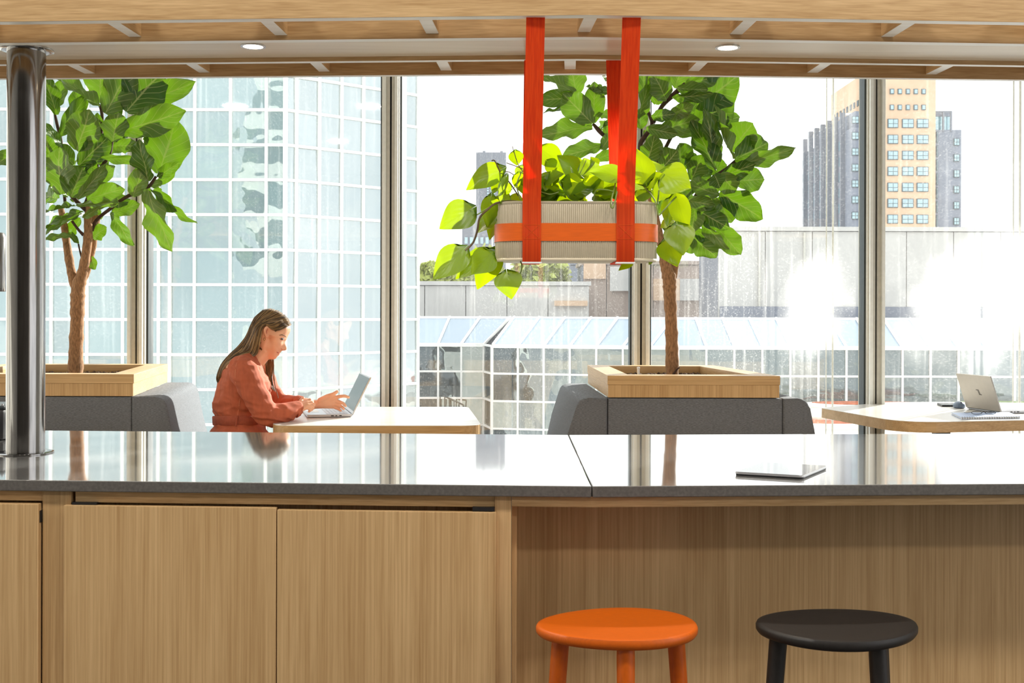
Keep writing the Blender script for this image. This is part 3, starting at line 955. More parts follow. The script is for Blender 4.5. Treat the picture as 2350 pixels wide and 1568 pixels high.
table('pale table with rounded corners and oak edge at the right edge', [(1882, 936), (2075, 970), (2560, 960), (2470, 924), (1995, 927)], [0.03, 0.22, 0.1, 0.05, 0.03], (2.13, 5.62))

# ------------------------------------------------------------------ laptops
def laptop(label, hn, hf, depth_dir, base_d, lid_h, lean, lid_m, logo=False, base_vis=True):
    """hn, hf: near and far ends of the hinge; depth_dir: +1/-1 side on which the keyboard lies"""
    z = ZT + 0.003
    hn, hf = Vector((hn.x, hn.y, z)), Vector((hf.x, hf.y, z))
    d = (hn - hf).normalized()
    nrm = Vector((d.y, -d.x, 0)) * depth_dir
    L = (hn - hf).length
    t = thing('laptop', tuple((hn + hf) / 2), label, 'laptop')
    def quad_prism(name, o, u, ul, v, vl, w_, t0, t1, m, parent):
        p = [o, o + u * ul, o + u * ul + v * vl, o + v * vl]
        bm = bmesh.new()
        a = [bm.verts.new(q + w_ * t0) for q in p]; b = [bm.verts.new(q + w_ * t1) for q in p]
        bm.faces.new(a[::-1]); bm.faces.new(b)
        for i in range(4): bm.faces.new((a[i], a[(i + 1) % 4], b[(i + 1) % 4], b[i]))
        return from_bm(name, bm, m, parent)
    zz = Vector((0, 0, 1))
    bs = quad_prism('base', hf, d, L, nrm, base_d, zz, 0.0, 0.012, M['silver'], t)
    quad_prism('bottom_cover', hf + nrm * 0.006 + d * 0.004, d, L - 0.008, nrm, base_d - 0.012, zz, -0.0028, 0.0, M['black'], t)
    # keyboard: rows of keys let into the deck
    rows = 6
    for r in range(rows):
        o = hf + nrm * (0.018 + r * 0.0175) + d * 0.022
        ncol = 12 if r < 5 else 7
        kl = (L - 0.044) / ncol
        bmk = bmesh.new()
        for k in range(ncol):
            o2 = o + d * (k * kl + 0.0012)
            p = [o2, o2 + d * (kl - 0.0024), o2 + d * (kl - 0.0024) + nrm * 0.0145, o2 + nrm * 0.0145]
            a = [bmk.verts.new(q + zz * 0.0122) for q in p]; b = [bmk.verts.new(q + zz * 0.0136) for q in p]
            bmk.faces.new(b)
            for i in range(4): bmk.faces.new((a[i], a[(i + 1) % 4], b[(i + 1) % 4], b[i]))
        from_bm('key_row', bmk, M['key'], bs)
    quad_prism('touchpad', hf + nrm * (base_d - 0.068) + d * (L * 0.32), d, L * 0.36, nrm, 0.058, zz, 0.0121, 0.0126, M['alu_l'], bs)
    for k, (o_, l_) in enumerate(((0.05, 0.012), (0.072, 0.008), (0.088, 0.014))):
        quad_prism('port', hn + nrm * o_ + d * 0.0001, nrm, l_, d, 0.0006, zz, 0.003, 0.0075, M['black'], bs)
    up = (-nrm * math.cos(lean) + zz * math.sin(lean))
    face = up.cross(d).normalized()
    if face.dot(nrm) < 0: face = -face
    o = hf + zz * 0.010
    ld = quad_prism('lid', o, d, L, up, lid_h, face, -0.0065, 0.0, lid_m, t)
    quad_prism('display', o + up * 0.016 + d * 0.006, d, L - 0.012, up, lid_h - 0.022, face, 0.0, 0.0008, M['screen'], ld)
    quad_prism('hinge', hf + d * 0.02 + zz * 0.004, d, L - 0.04, zz, 0.008, nrm, -0.006, 0.003, M['alu_d'], t)
    if logo:
        # slanted Z-like mark in the middle of the lid back
        cc_ = o + d * (L * 0.53) + up * (lid_h * 0.50) - face * 0.0069
        e1, e2 = d, up
        bmz = bmesh.new()
        s = 0.030
        def bar2(p, q, w_):
            add_bar(bmz, cc_ + e1 * p[0] * s + e2 * p[1] * s, cc_ + e1 * q[0] * s + e2 * q[1] * s, 0.0006, w_, up=e2 if abs(p[1] - q[1]) < 0.01 else e1)
        bar2((-0.62, 0.42), (0.10, 0.42), 0.005)
        bar2((-0.10, 0.48), (0.10, -0.48), 0.011)
        bar2((-0.10, -0.42), (0.62, -0.42), 0.005)
        from_bm('logo', bmz, M['logo'], ld)
    return t
LZ = ZT + 0.012
laptop('open silver laptop in front of the woman', PZ(808, 957.5, ZT), PZ(787, 940, ZT), 1, 0.215, 0.200, math.radians(64), M['silver'])
laptop('open grey laptop with a logo on its lid at the right edge', PZ(2299, 950, ZT), PZ(2219.5, 939, ZT), -1, 0.22, 0.190, math.radians(71), M['grey_lid'], logo=True)

# notebook, mouse, phone on the right table
nb = [PZ(2183, 952, ZT), PZ(2206, 963, ZT), PZ(2342, 961, ZT), PZ(2315, 951, ZT)]
c = sum(nb, Vector()) / 4
nbk = thing('notebook', (c.x, c.y, ZT), 'blue spiral notebook lying in front of the grey laptop', 'notebook')
pl = [(p.x, p.y) for p in nb]
prism('back_cover', pl, ZT + 0.0005, ZT + 0.002, M['paper'], nbk)
prism('pages', [(c.x + (x - c.x) * 0.98, c.y + (y - c.y) * 0.98) for x, y in pl], ZT + 0.002, ZT + 0.009, M['page'], nbk)
prism('cover', pl, ZT + 0.009, ZT + 0.0105, M['paper'], nbk)
a, b = nb[1], nb[2]
for k in range(24):
    q = a.lerp(b, (k + 0.5) / 24)
    bmr = bmesh.new()
    ring = [q + Vector((0, 0.004 + 0.006 * math.cos(t_), 0.0058 + 0.0062 * math.sin(t_))) for t_ in [2 * math.pi * j / 10 for j in range(10)]]
    ring.append(ring[0])
    add_tube(bmr, ring, 0.0011, 5, cap=False)
    from_bm('spiral_ring', bmr, M['wire'], nbk, smooth=60)
gq = PZ(2258, 951.5, ZT + 0.011)
gs = thing('spectacles', (gq.x, gq.y, ZT + 0.011), 'dark thin-framed spectacles lying on the blue notebook', 'glasses')
for s in (-1, 1):
    rim = [Vector((gq.x + s * 0.034 + 0.026 * math.cos(t_), gq.y + 0.004, ZT + 0.019 + 0.007 * math.sin(t_))) for t_ in [2 * math.pi * j / 16 for j in range(17)]]
    tube('rim', rim, 0.0014, M['black'], gs, n=6)
    tube('temple', [Vector((gq.x + s * 0.060, gq.y + 0.004, ZT + 0.021)), Vector((gq.x + s * 0.062, gq.y + 0.06, ZT + 0.014)), Vector((gq.x + s * 0.058, gq.y + 0.10, ZT + 0.0125))], 0.0013, M['black'], gs, n=6)
tube('bridge', [Vector((gq.x - 0.009, gq.y + 0.004, ZT + 0.021)), Vector((gq.x, gq.y + 0.003, ZT + 0.024)), Vector((gq.x + 0.009, gq.y + 0.004, ZT + 0.021))], 0.0014, M['black'], gs, n=6)
mq = PZ(2206, 938, ZT)
ms = thing('computer_mouse', (mq.x, mq.y, ZT), 'slate blue computer mouse behind the grey laptop lid', 'mouse')
def blob(name, c_, r, m, parent, flat=0.0, sub=3, fn=None):
    bm_ = bmesh.new()
    bmesh.ops.create_icosphere(bm_, subdivisions=sub, radius=1.0)
    for v in bm_.verts:
        p_ = v.co.copy()
        if fn: p_ = fn(p_)
        z_ = p_.z
        if z_ < flat: z_ = flat
        v.co = Vector((c_[0] + p_.x * r[0], c_[1] + p_.y * r[1], c_[2] + z_ * r[2]))
    return from_bm(name, bm_, m, parent, smooth=60)
blob('shell', (mq.x, mq.y + 0.03, ZT + 0.012), (0.029, 0.046, 0.026), M['mouse'], ms, flat=-0.42)
box('wheel', (mq.x - 0.003, mq.y - 0.004, ZT + 0.026), (mq.x + 0.003, mq.y + 0.008, ZT + 0.036), M['black'], ms, bevel=0.001)
ph = [PZ(2150, 929, ZT), PZ(2162, 934, ZT), PZ(2200, 934, ZT), PZ(2188, 929, ZT)]
c = sum(ph, Vector()) / 4
pho = thing('phone', (c.x, c.y, ZT), 'black phone lying on the right table left of the mouse', 'phone')
prism('body', round_poly([(p.x, p.y) for p in ph], 0.008), ZT + 0.0005, ZT + 0.010, M['black'], pho, bevel=0.001)
prism('screen', round_poly([(c.x + (p.x - c.x) * 0.95, c.y + (p.y - c.y) * 0.95) for p in ph], 0.006), ZT + 0.010, ZT + 0.0106, M['screen'], pho)

# ================================================================== PLANTS
def fig_leaf_mesh(name, seed):
    rng = random.Random(seed)
    nu, nv = 14, 10
    bm = bmesh.new()
    uvl = bm.loops.layers.uv.new('UVMap')
    fold = rng.uniform(0.10, 0.30)
    bend = rng.uniform(-0.25, 0.35)
    wa, wp = rng.uniform(0.035, 0.065), rng.uniform(0, 6.28)
    side = rng.uniform(-0.10, 0.10)
    def half(u):
        # narrow waist near the base, broad rounded end
        return 0.5 * (math.sin(math.pi * min(1, u ** 0.80)) ** 0.62) * (0.58 + 0.42 * u ** 0.9) * (1 - 0.10 * math.exp(-((u - 0.30) / 0.12) ** 2)) * 1.06
    grid = []
    for i in range(nu + 1):
        u = i / nu
        row = []
        h = half(max(0.012, min(0.992, u)))
        for j in range(nv + 1):
            s = 2 * j / nv - 1
            edge = abs(s)
            w = wa * edge ** 2 * math.sin(u * 15 + wp + (1.3 if s > 0 else 0)) + 0.02 * math.sin(u * 9 + s * 4 + wp)
            x = s * h * (1 + 0.05 * edge * math.sin(u * 17 + wp * 1.7 + s * 2))
            y = u + 0.025 * (1 - edge) * (1 if u > 0.9 else 0)
            z = fold * h * edge ** 1.3 + w - bend * (u ** 2) * 0.55
            row.append((bm.verts.new((x + side * u * u, y, z)), (j / nv, u)))
        grid.append(row)
    for i in range(nu):
        for j in range(nv):
            q = [grid[i][j], grid[i][j + 1], grid[i + 1][j + 1], grid[i + 1][j]]
            f = bm.faces.new([v for v, _ in q])
            for lp, (_, uv) in zip(f.loops, q): lp[uvl].uv = uv
    me = bpy.data.meshes.new(name)
    bm.to_mesh(me); bm.free()
    smooth_mesh(me)
    me.materials.append(M['fig'])
    return me

def heart_leaf_mesh(name, seed):
    rng = random.Random(seed)
    nu, nv = 12, 10
    bm = bmesh.new()
    uvl = bm.loops.layers.uv.new('UVMap')
    fold = rng.uniform(0.08, 0.22); bend = rng.uniform(0.0, 0.35); ph = rng.uniform(0, 6)
    grid = []
    for i in range(nu + 1):
        u = i / nu
        # heart outline: widest at a third, long drip tip
        h = 0.53 * (math.sin(math.pi * (u ** 0.60) * 0.985 + 0.02) ** 0.80) * (1 - 0.28 * u ** 2.2)
        if u > 0.93: h *= 0.55
        row = []
        for j in range(nv + 1):
            s = 2 * j / nv - 1
            e = abs(s)
            back = -0.17 * math.sin(math.pi * min(1, e)) * max(0, 1 - u * 3.2) - 0.10 * e * max(0, 1 - u * 3)
            x = s * h
            y = u + back
            z = fold * h * e ** 1.4 - bend * 0.4 * u * u + 0.012 * math.sin(u * 8 + ph + s * 3)
            row.append((bm.verts.new((x, y, z)), (j / nv, u)))
        grid.append(row)
    for i in range(nu):
        for j in range(nv):
            q = [grid[i][j], grid[i][j + 1], grid[i + 1][j + 1], grid[i + 1][j]]
            f = bm.faces.new([v for v, _ in q])
            for lp, (_, uv) in zip(f.loops, q): lp[uvl].uv = uv
    me = bpy.data.meshes.new(name)
    bm.to_mesh(me); bm.free()
    smooth_mesh(me)
    me.materials.append(M['phil'])
    return me

FIG = [fig_leaf_mesh('fig_leaf', 11 + k) for k in range(8)]
HEART = [heart_leaf_mesh('heart_leaf', 31 + k) for k in range(6)]

def put_leaf(parent, mesh, b, t, w_m, roll, name='leaf'):
    """place a unit leaf from base point b to tip t, w_m wide, rolled about its own axis"""
    ax = (t - b)
    L = ax.length
    y = ax.normalized()
    view = Vector((0, -1, 0.25)).normalized()
    z = (view - y * view.dot(y))
    if z.length < 1e-3: z = Vector((0, 0, 1))
    z.normalize()
    x = y.cross(z).normalized()
    R = Matrix.Rotation(roll, 3, y)
    x, z = R @ x, R @ z
    m = Matrix(((x.x * w_m, y.x * L, z.x * L, b.x), (x.y * w_m, y.y * L, z.y * L, b.y), (x.z * w_m, y.z * L, z.z * L, b.z), (0, 0, 0, 1)))
    o = bpy.data.objects.new(name, mesh)
    COL.objects.link(o)
    o.parent = parent
    o.matrix_parent_inverse = Matrix.Translation(-Vector(parent.location))
    o.matrix_basis = m
    return o

def fig_tree(label, loc, D, leaves, trunks, twigs, petiole_from, seed, extra):
    rng = random.Random(seed)
    t = thing('fiddle_leaf_fig', loc, label, 'tree')
    pxm = F / D
    for pts in trunks:
        sp = spline([tuple(P(x, y, D + d)) + (r / pxm,) for x, y, r, d in pts], 6)
        pp_ = []
        rr_ = []
        for k, q in enumerate(sp):
            pp_.append(Vector(q[:3])); rr_.append(q[3] * (1 + 0.06 * math.sin(k * 2.3) + 0.04 * math.sin(k * 5.1)))
        tube('trunk', pp_, rr_, M['bark'], t, n=14)
    for pts in twigs:
        sp = spline([tuple(P(x, y, D + d)) + (r / pxm,) for x, y, r, d in pts], 5)
        tube('branch', [Vector(q[:3]) for q in sp], [q[3] for q in sp], M['twig'], t, n=8)
    for k, (bx, by, tx, ty, w_, roll, dd) in enumerate(leaves):
        db = dd + rng.uniform(-0.03, 0.03)
        dt = dd + rng.uniform(-0.10, 0.06)
        b = P(bx, by, D + db); e = P(tx, ty, D + dt)
        put_leaf(t, FIG[rng.randrange(8)], b, b + (e - b) * 1.08, w_ / pxm * 1.42, math.radians(roll))
    for k in range(extra[0]):
        cx_, cy_, rx_, ry_ = extra[1]
        a = rng.uniform(0, 6.28); r = math.sqrt(rng.random())
        bx, by = cx_ + rx_ * 0.7 * r * math.cos(a), cy_ + ry_ * 0.8 * r * math.sin(a)
        an = math.atan2(by - cy_, bx - cx_) + rng.uniform(-0.9, 0.9)
        ln = rng.uniform(45, 75)
        d0 = rng.uniform(0.12, 0.30)
        put_leaf(t, FIG[rng.randrange(8)], P(bx, by, D + d0), P(bx + ln * math.cos(an), by + ln * math.sin(an) * 0.9, D + d0 + rng.uniform(-0.05, 0.1)),
                 rng.uniform(32, 52) / pxm, math.radians(rng.uniform(-50, 50)))
    return t

def zc1(k, ox, oy):
    return lambda L: [(ox + a * k, oy + b * k, ox + c * k, oy + d * k, w * k, r, dd) for a, b, c, d, w, r, dd in L]
DT = 5.70
Z1, Z2 = zc1(0.15319, 90, 170), zc1(0.15319, 90, 390)
left_leaves = Z1([
    (905, 480, 250, 20, 300, 55, -.02), (925, 400, 900, -200, 430, -10, .04), (985, 590, 1400, -80, 430, 35, -.10), (1305, 570, 1760, -20, 540, 15, -.05),
    (1320, 545, 2240, 150, 330, 20, .03), (1240, 850, 2090, 610, 390, 25, -.05), (1790, 1500, 2050, 750, 600, 5, -.02), (1640, 1600, 1480, 1060, 350, -30, -.08),
    (1770, 1545, 2060, 1350, 170, 30, -.04), (555, 1145, 760, 610, 430, 20, -.08), (255, 610, 110, 40, 230, 40, -.02), (245, 510, 330, 120, 240, 0, .05),
    (305, 930, 700, 360, 230, 35, .0), (1105, 1020, 1150, 630, 330, 10, -.10), (1060, 660, 1210, 460, 190, 20, .02), (1115, 1070, 1470, 1080, 190, 10, -.02),
    (930, 1240, 1480, 1310, 130, 40, -.06), (590, 1370, 1030, 960, 340, 45, -.08), (350, 1100, 80, 750, 180, 55, -.06), (170, 1330, 90, 860, 320, 10, .02),
    (340, 1800, 230, 1180, 460, -15, -.12), (470, 1840, 660, 1410, 440, 15, -.10), (570, 1870, 1010, 1390, 190, 50, -.13), (850, 1640, 1090, 1410, 200, 10, -.03),
    (800, 1290, 770, 1490, 170, 10, -.03), (510, 1360, 280, 1110, 230, 30, .0), (900, 1060, 720, 830, 240, 10, .08), (950, 910, 890, 640, 180, 30, .05),
    (880, 1180, 1010, 1400, 140, 0, .08), (1620, 1060, 1620, 920, 90, 20, .02), (1500, 1600, 1480, 1420, 150, 30, .02)]) + Z2([
    (720, 440, 1250, 270, 280, 15, -.06), (430, 400, 80, 60, 190, 50, -.03), (540, 540, 70, 590, 140, 50, -.07), (650, 620, 90, 860, 190, 45, -.08),
    (640, 660, 70, 920, 160, 35, -.03), (285, 430, 70, 380, 250, 0, .06), (560, 510, 1120, 540, 120, 60, -.12), (1190, 570, 1190, 360, 280, 20, -.03),
    (1090, 640, 1470, 540, 200, 15, -.02), (650, 720, 890, 570, 110, 50, -.13), (1075, 640, 1350, 1090, 200, 30, -.10), (1620, 280, 1890, 1150, 330, 25, -.10),
    (1660, 280, 2250, 780, 150, 55, -.06), (1720, 290, 2090, 560, 220, 35, -.01), (1400, 400, 1550, 20, 250, 15, -.05), (1650, 240, 1840, 190, 110, 30, -.02),
    (795, 1010, 990, 880, 220, 0, .02), (470, 990, 80, 1040, 130, 30, -.06), (620, 730, 430, 970, 190, 0, .05), (760, 1300, 860, 1470, 130, 10, .03),
    (590, 1110, 440, 970, 90, 30, -.03), (940, 740, 940, 590, 90, 10, .05), (1800, 200, 2020, 20, 150, 20, .02), (1690, 420, 1600, 350, 70, 20, .04),
    (600, 300, 560, 480, 160, 20, .04)]) + [(60, 345, -8, 372, 38, 10, 0), (70, 250, 20, 262, 30, 10, .05)]
left_trunks = [
    [(174, 872, 17, 0), (174, 810, 16, 0), (177, 740, 15, 0), (178, 690, 16, 0), (181, 655, 15, 0), (193, 610, 11, -.01), (202, 545, 10, -.02), (203, 495, 9, -.02), (214, 430, 8, .0), (230, 385, 8, .0)],
    [(176, 670, 11, .01), (164, 625, 10, .02), (154, 565, 9, .04), (147, 515, 8, .05), (140, 480, 7, .06)],
    [(186, 655, 9, .03), (206, 600, 8, .05), (217, 530, 9, .06), (222, 480, 9, .06)]]
left_twigs = [
    [(200, 485, 5, -.02), (172, 458, 5, -.03), (158, 440, 5, -.05), (143, 422, 4, -.06)],
    [(210, 530, 5, .0), (222, 505, 4, .0), (252, 480, 4, -.02), (290, 452, 4, -.03), (322, 440, 5, -.04), (342, 428, 4, -.04), (358, 405, 3, -.04)],
    [(222, 395, 4, .0), (226, 350, 4, .0), (233, 300, 4, .0), (234, 262, 4, .0), (228, 240, 3, .0)],
    [(230, 390, 5, .0), (250, 355, 5, .0), (256, 330, 4, .0), (259, 320, 3, .0)],
    [(150, 470, 4, .05), (142, 380, 4, .04), (140, 325, 4, .03), (131, 285, 4, .02), (126, 262, 3, .02)],
    [(192, 540, 4, -.02), (178, 525, 3, -.03), (165, 507, 3, -.04)], [(188, 593, 2.5, 0), (183, 575, 2, 0), (180, 560, 2, 0)],
    [(195, 470, 4, -.02), (202, 450, 4, -.03), (196, 440, 3, -.03)]]
bx_, by_ = P(174, 857, DT).x, DT
fig_tree('tall fiddle leaf fig beside the steel column at left', (bx_, by_, 0.92), DT, left_leaves, left_trunks, left_twigs, None, 5, (10, (200, 330, 90, 140)))

Z3, Z4, Z5 = zc1(0.12766, 1230, 170), zc1(0.16596, 1450, 170), zc1(0.16596, 1450, 390)
right_leaves = Z3([
    (725, 370, 110, -20, 270, 35, -.02), (730, 370, 640, -120, 400, 0, .03), (760, 430, 90, 430, 300, -10, .02), (1020, 895, 520, 390, 440, -15, -.10),
    (1035, 880, 1060, 220, 340, 10, -.02), (1015, 960, 140, 1040, 330, 10, -.05), (1190, 1290, 520, 1430, 300, 15, -.04), (640, 640, 180, 650, 110, 45, .03),
    (1360, 370, 960, 200, 160, 30, -.02), (1380, 330, 1060, 280, 170, 20, -.06), (1380, 770, 1170, 700, 220, 15, -.03), (1165, 1360, 1380, 1080, 200, 15, -.06),
    (1130, 990, 1240, 870, 150, 20, .02), (1060, 1530, 1400, 1420, 180, 20, .0), (1230, 1080, 1340, 830, 160, 30, .0), (1500, 300, 1250, 20, 220, 20, .05)]) + Z4([
    (100, 620, 250, 40, 200, 40, -.06), (480, 360, 320, 20, 300, -5, -.08), (150, 350, 190, -40, 240, 20, .04), (900, 430, 1460, 90, 470, 10, .0),
    (560, 330, 1070, 285, 150, 50, -.10), (630, 190, 1020, 240, 200, 40, -.08), (860, 690, 1370, 400, 430, 15, -.04), (1020, 690, 1470, 610, 260, 10, .02),
    (380, 780, 890, 640, 260, 20, -.06), (520, 560, 830, 470, 190, 40, -.10), (270, 590, 570, 560, 150, 30, -.10), (200, 745, 600, 830, 170, 30, -.10),
    (1170, 1330, 870, 690, 330, 15, -.12), (1160, 1190, 1050, 540, 270, 30, -.09), (1400, 1180, 1080, 540, 190, 55, -.11), (1370, 1060, 1640, 720, 400, 0, .02),
    (1420, 1190, 1870, 940, 380, 20, -.05), (1430, 1260, 2220, 1070, 200, 35, -.08), (1240, 1410, 1660, 1280, 210, 35, -.06), (1430, 1480, 1800, 1460, 290, 20, -.03),
    (820, 1470, 980, 1160, 260, 20, -.06), (720, 1330, 600, 1000, 330, 0, .03), (740, 1260, 910, 1130, 190, 10, .02), (400, 1310, 630, 1110, 280, 20, -.06),
    (210, 1250, 310, 890, 270, 15, -.08), (980, 1330, 1260, 1250, 230, 10, .05), (870, 1460, 1100, 1350, 160, 30, -.02), (380, 1170, 540, 1040, 180, 20, .0),
    (1140, 1390, 1240, 1570, 200, 15, -.14), (340, 420, 420, 120, 260, 0, .06), (730, 130, 1200, 40, 200, 40, -.03), (600, 200, 660, -60, 260, 10, .06),
    (820, 500, 1000, 300, 260, 20, .06), (1250, 750, 1400, 650, 180, 20, .05), (1100, 1000, 1060, 720, 240, 10, .08), (650, 850, 1000, 690, 220, 10, .05),
    (120, 760, 110, 500, 200, 20, .0), (300, 1020, 150, 820, 150, 20, .05)]) + Z5([
    (1220, 50, 1420, 290, 260, 25, -.12), (1210, 350, 810, 190, 290, 25, -.10), (860, 250, 690, 390, 160, 30, -.08), (1210, 320, 1770, 620, 330, 15, -.06),
    (1180, 380, 1340, 700, 340, 5, .0), (750, 420, 1120, 490, 190, 30, -.10), (1070, 400, 1210, 600, 200, 20, -.05), (920, 560, 1290, 790, 240, 25, -.07),
    (880, 520, 830, 820, 260, 15, -.06), (935, 680, 1270, 1080, 150, 50, -.08), (840, 820, 1260, 1060, 180, 40, -.06), (1190, 810, 1470, 1130, 280, 15, -.02),
    (840, 920, 1110, 1190, 290, 5, -.02), (890, 970, 750, 1120, 190, 10, .0), (480, 980, 620, 1110, 180, 20, .0), (420, 800, 550, 770, 150, 20, .02),
    (430, 1000, 500, 900, 130, 20, .02), (600, 880, 700, 700, 240, 10, .05), (700, 600, 760, 380, 260, 10, .06), (560, 500, 640, 250, 260, 10, .06),
    (1000, 380, 1180, 300, 180, 10, .03)])
right_trunks = [
    [(1543, 872, 15, 0), (1542, 800, 15, 0), (1540, 730, 14, 0), (1537, 670, 15, 0), (1536, 640, 16, 0), (1527, 605, 13, 0), (1518, 560, 10, .0), (1500, 480, 8, .0), (1478, 400, 7, .0), (1470, 345, 6, .0)],
    [(1541, 650, 10, .01), (1549, 610, 9, .02), (1560, 550, 7, .03), (1575, 500, 6, .03), (1590, 450, 6, .02)]]
right_twigs = [
    [(1470, 350, 6, .0), (1472, 325, 6, .0), (1496, 290, 5, -.01), (1490, 262, 4, -.01), (1478, 235, 4, -.01), (1472, 215, 3, -.01)],
    [(1470, 380, 5, .0), (1425, 345, 5, .0), (1385, 310, 5, -.02), (1372, 297, 5, -.03), (1361, 284, 3, -.03)],
    [(1585, 470, 5, .02), (1610, 430, 4, .0), (1645, 402, 4, -.03), (1668, 388, 5, -.05), (1690, 368, 4, -.05)],
    [(1495, 400, 4, .0), (1528, 338, 4, -.01), (1548, 306, 4, -.02), (1582, 297, 3, -.02)],
    [(1540, 560, 4, .0), (1575, 535, 3, -.02), (1592, 527, 3, -.04)], [(1496, 290, 4, .0), (1520, 243, 5, .0), (1552, 212, 6, -.02), (1572, 192, 4, -.02)],
    [(1543, 864, 3, -.03), (1552, 850, 2, -.04), (1560, 843, 1.5, -.05)]]
bx_ = P(1543, 857, DT).x
fig_tree('tall fiddle leaf fig behind the hanging planter', (bx_, DT, 0.92), DT, right_leaves, right_trunks, right_twigs, None, 9, (12, (1560, 350, 90, 150)))

# ------------------------------------------------------------------ heartleaf philodendron in the hanging planter
ph_t = thing('heartleaf_philodendron', (HX, HY, HZ1 - 0.006), 'trailing heart-leaved philodendron spilling out of the hanging planter', 'plant')
DPH = 2.60
pxm = F / DPH
Y6, Y7, Y8, YA = zc1(0.12766, 980, 330), zc1(0.12766, 980, 500), zc1(0.12766, 1220, 330), zc1(0.17857, 1400, 330)
ph_leaves = Y6([
    (1300, 480, 710, 795, 400, 10, .02), (1590, 150, 1620, 395, 230, 5, .05), (770, 1185, 240, 1480, 500, 5, -.02), (1150, 985, 1095, 1500, 290, -15, .0),
    (1300, 650, 1180, 900, 200, 20, .02), (1420, 610, 1285, 1040, 190, 40, .0), (1340, 1000, 1200, 980, 120, 10, .03), (1660, 560, 1700, 900, 260, 30, .0),
    (1500, 760, 1380, 900, 200, 30, .04), (1700, 420, 1640, 640, 180, 20, .05)]) + Y7([
    (630, 600, 125, 1085, 470, 5, -.03), (1140, 660, 520, 1030, 420, 15, .03), (1200, 640, 900, 1260, 430, 0, .06), (1125, 670, 820, 990, 400, -10, -.01),
    (1440, 1010, 1510, 1425, 420, 5, .0), (1200, -20, 880, 250, 310, 25, .02), (1230, 40, 1120, 380, 210, 10, .06)]) + Y8([
    (190, 110, 590, 410, 360, 20, .05), (1580, 600, 1050, 460, 400, 25, -.03), (880, 560, 490, 215, 370, 0, .04), (1060, 560, 950, 250, 360, 10, .02),
    (1140, 430, 1080, 250, 220, 10, .05), (520, 620, 650, 390, 290, 10, .05), (350, 550, 240, 830, 320, 20, .0), (600, 690, 970, 800, 330, 30, -.01),
    (1550, 700, 980, 780, 480, 20, .0), (2040, 660, 1890, 110, 390, 0, -.02), (2350, 570, 2030, 250, 240, 25, .02), (300, 330, 480, 520, 240, 10, .06),
    (430, 850, 650, 700, 260, 30, .05), (760, 900, 560, 780, 300, 30, .06), (1300, 900, 1100, 1000, 320, 30, .06), (250, 900, 500, 1000, 300, 30, .06),
    (1500, 900, 1700, 800, 300, 30, .06), (720, 700, 720, 400, 180, 60, -.01)]) + YA([
    (700, 395, 1030, 570, 370, 10, -.02), (630, 500, 810, 730, 280, 15, .02), (855, 680, 990, 1150, 230, 20, -.01), (790, 730, 730, 1040, 190, 20, .03),
    (870, 1070, 938, 1400, 330, 5, -.02), (730, 1270, 870, 1555, 310, -5, .01), (450, 610, 380, 750, 190, 15, .0), (800, 1000, 650, 1080, 150, 25, .02),
    (830, 780, 820, 1020, 100, 30, .04), (560, 620, 700, 700, 200, 20, .05), (800, 1180, 700, 1130, 140, 30, .05), (300, 480, 180, 560, 180, 20, .05)]) + [
    (1449, 602, 1420, 619, 20, 20, .03), (1495, 598, 1489, 608, 8, 0, .03)]
rng = random.Random(17)
for k, (bx, by, tx, ty, w_, roll, dd) in enumerate(ph_leaves):
    b = P(bx, by, DPH + dd); e = P(tx, ty, DPH + dd + rng.uniform(-0.03, 0.02))
    put_leaf(ph_t, HEART[rng.randrange(6)], b, b + (e - b) * 1.03, w_ / pxm * 1.18, math.radians(roll))
for k in range(44):                                   # dense inner foliage standing in the soil
    x_ = rng.uniform(HX - HL + 0.02, HX + HL - 0.02); y_ = rng.uniform(HY - HD + 0.02, HY + HD - 0.01)
    b = Vector((x_, y_, HZ1 + rng.uniform(0.005, 0.055)))
    a_ = rng.uniform(0, 6.28)
    e = b + Vector((math.cos(a_) * 0.8, math.sin(a_) * 0.5, rng.uniform(-0.5, 0.6))).normalized() * rng.uniform(0.035, 0.06)
    put_leaf(ph_t, HEART[rng.randrange(6)], b, e, rng.uniform(0.035, 0.055), math.radians(rng.uniform(-60, 60)))
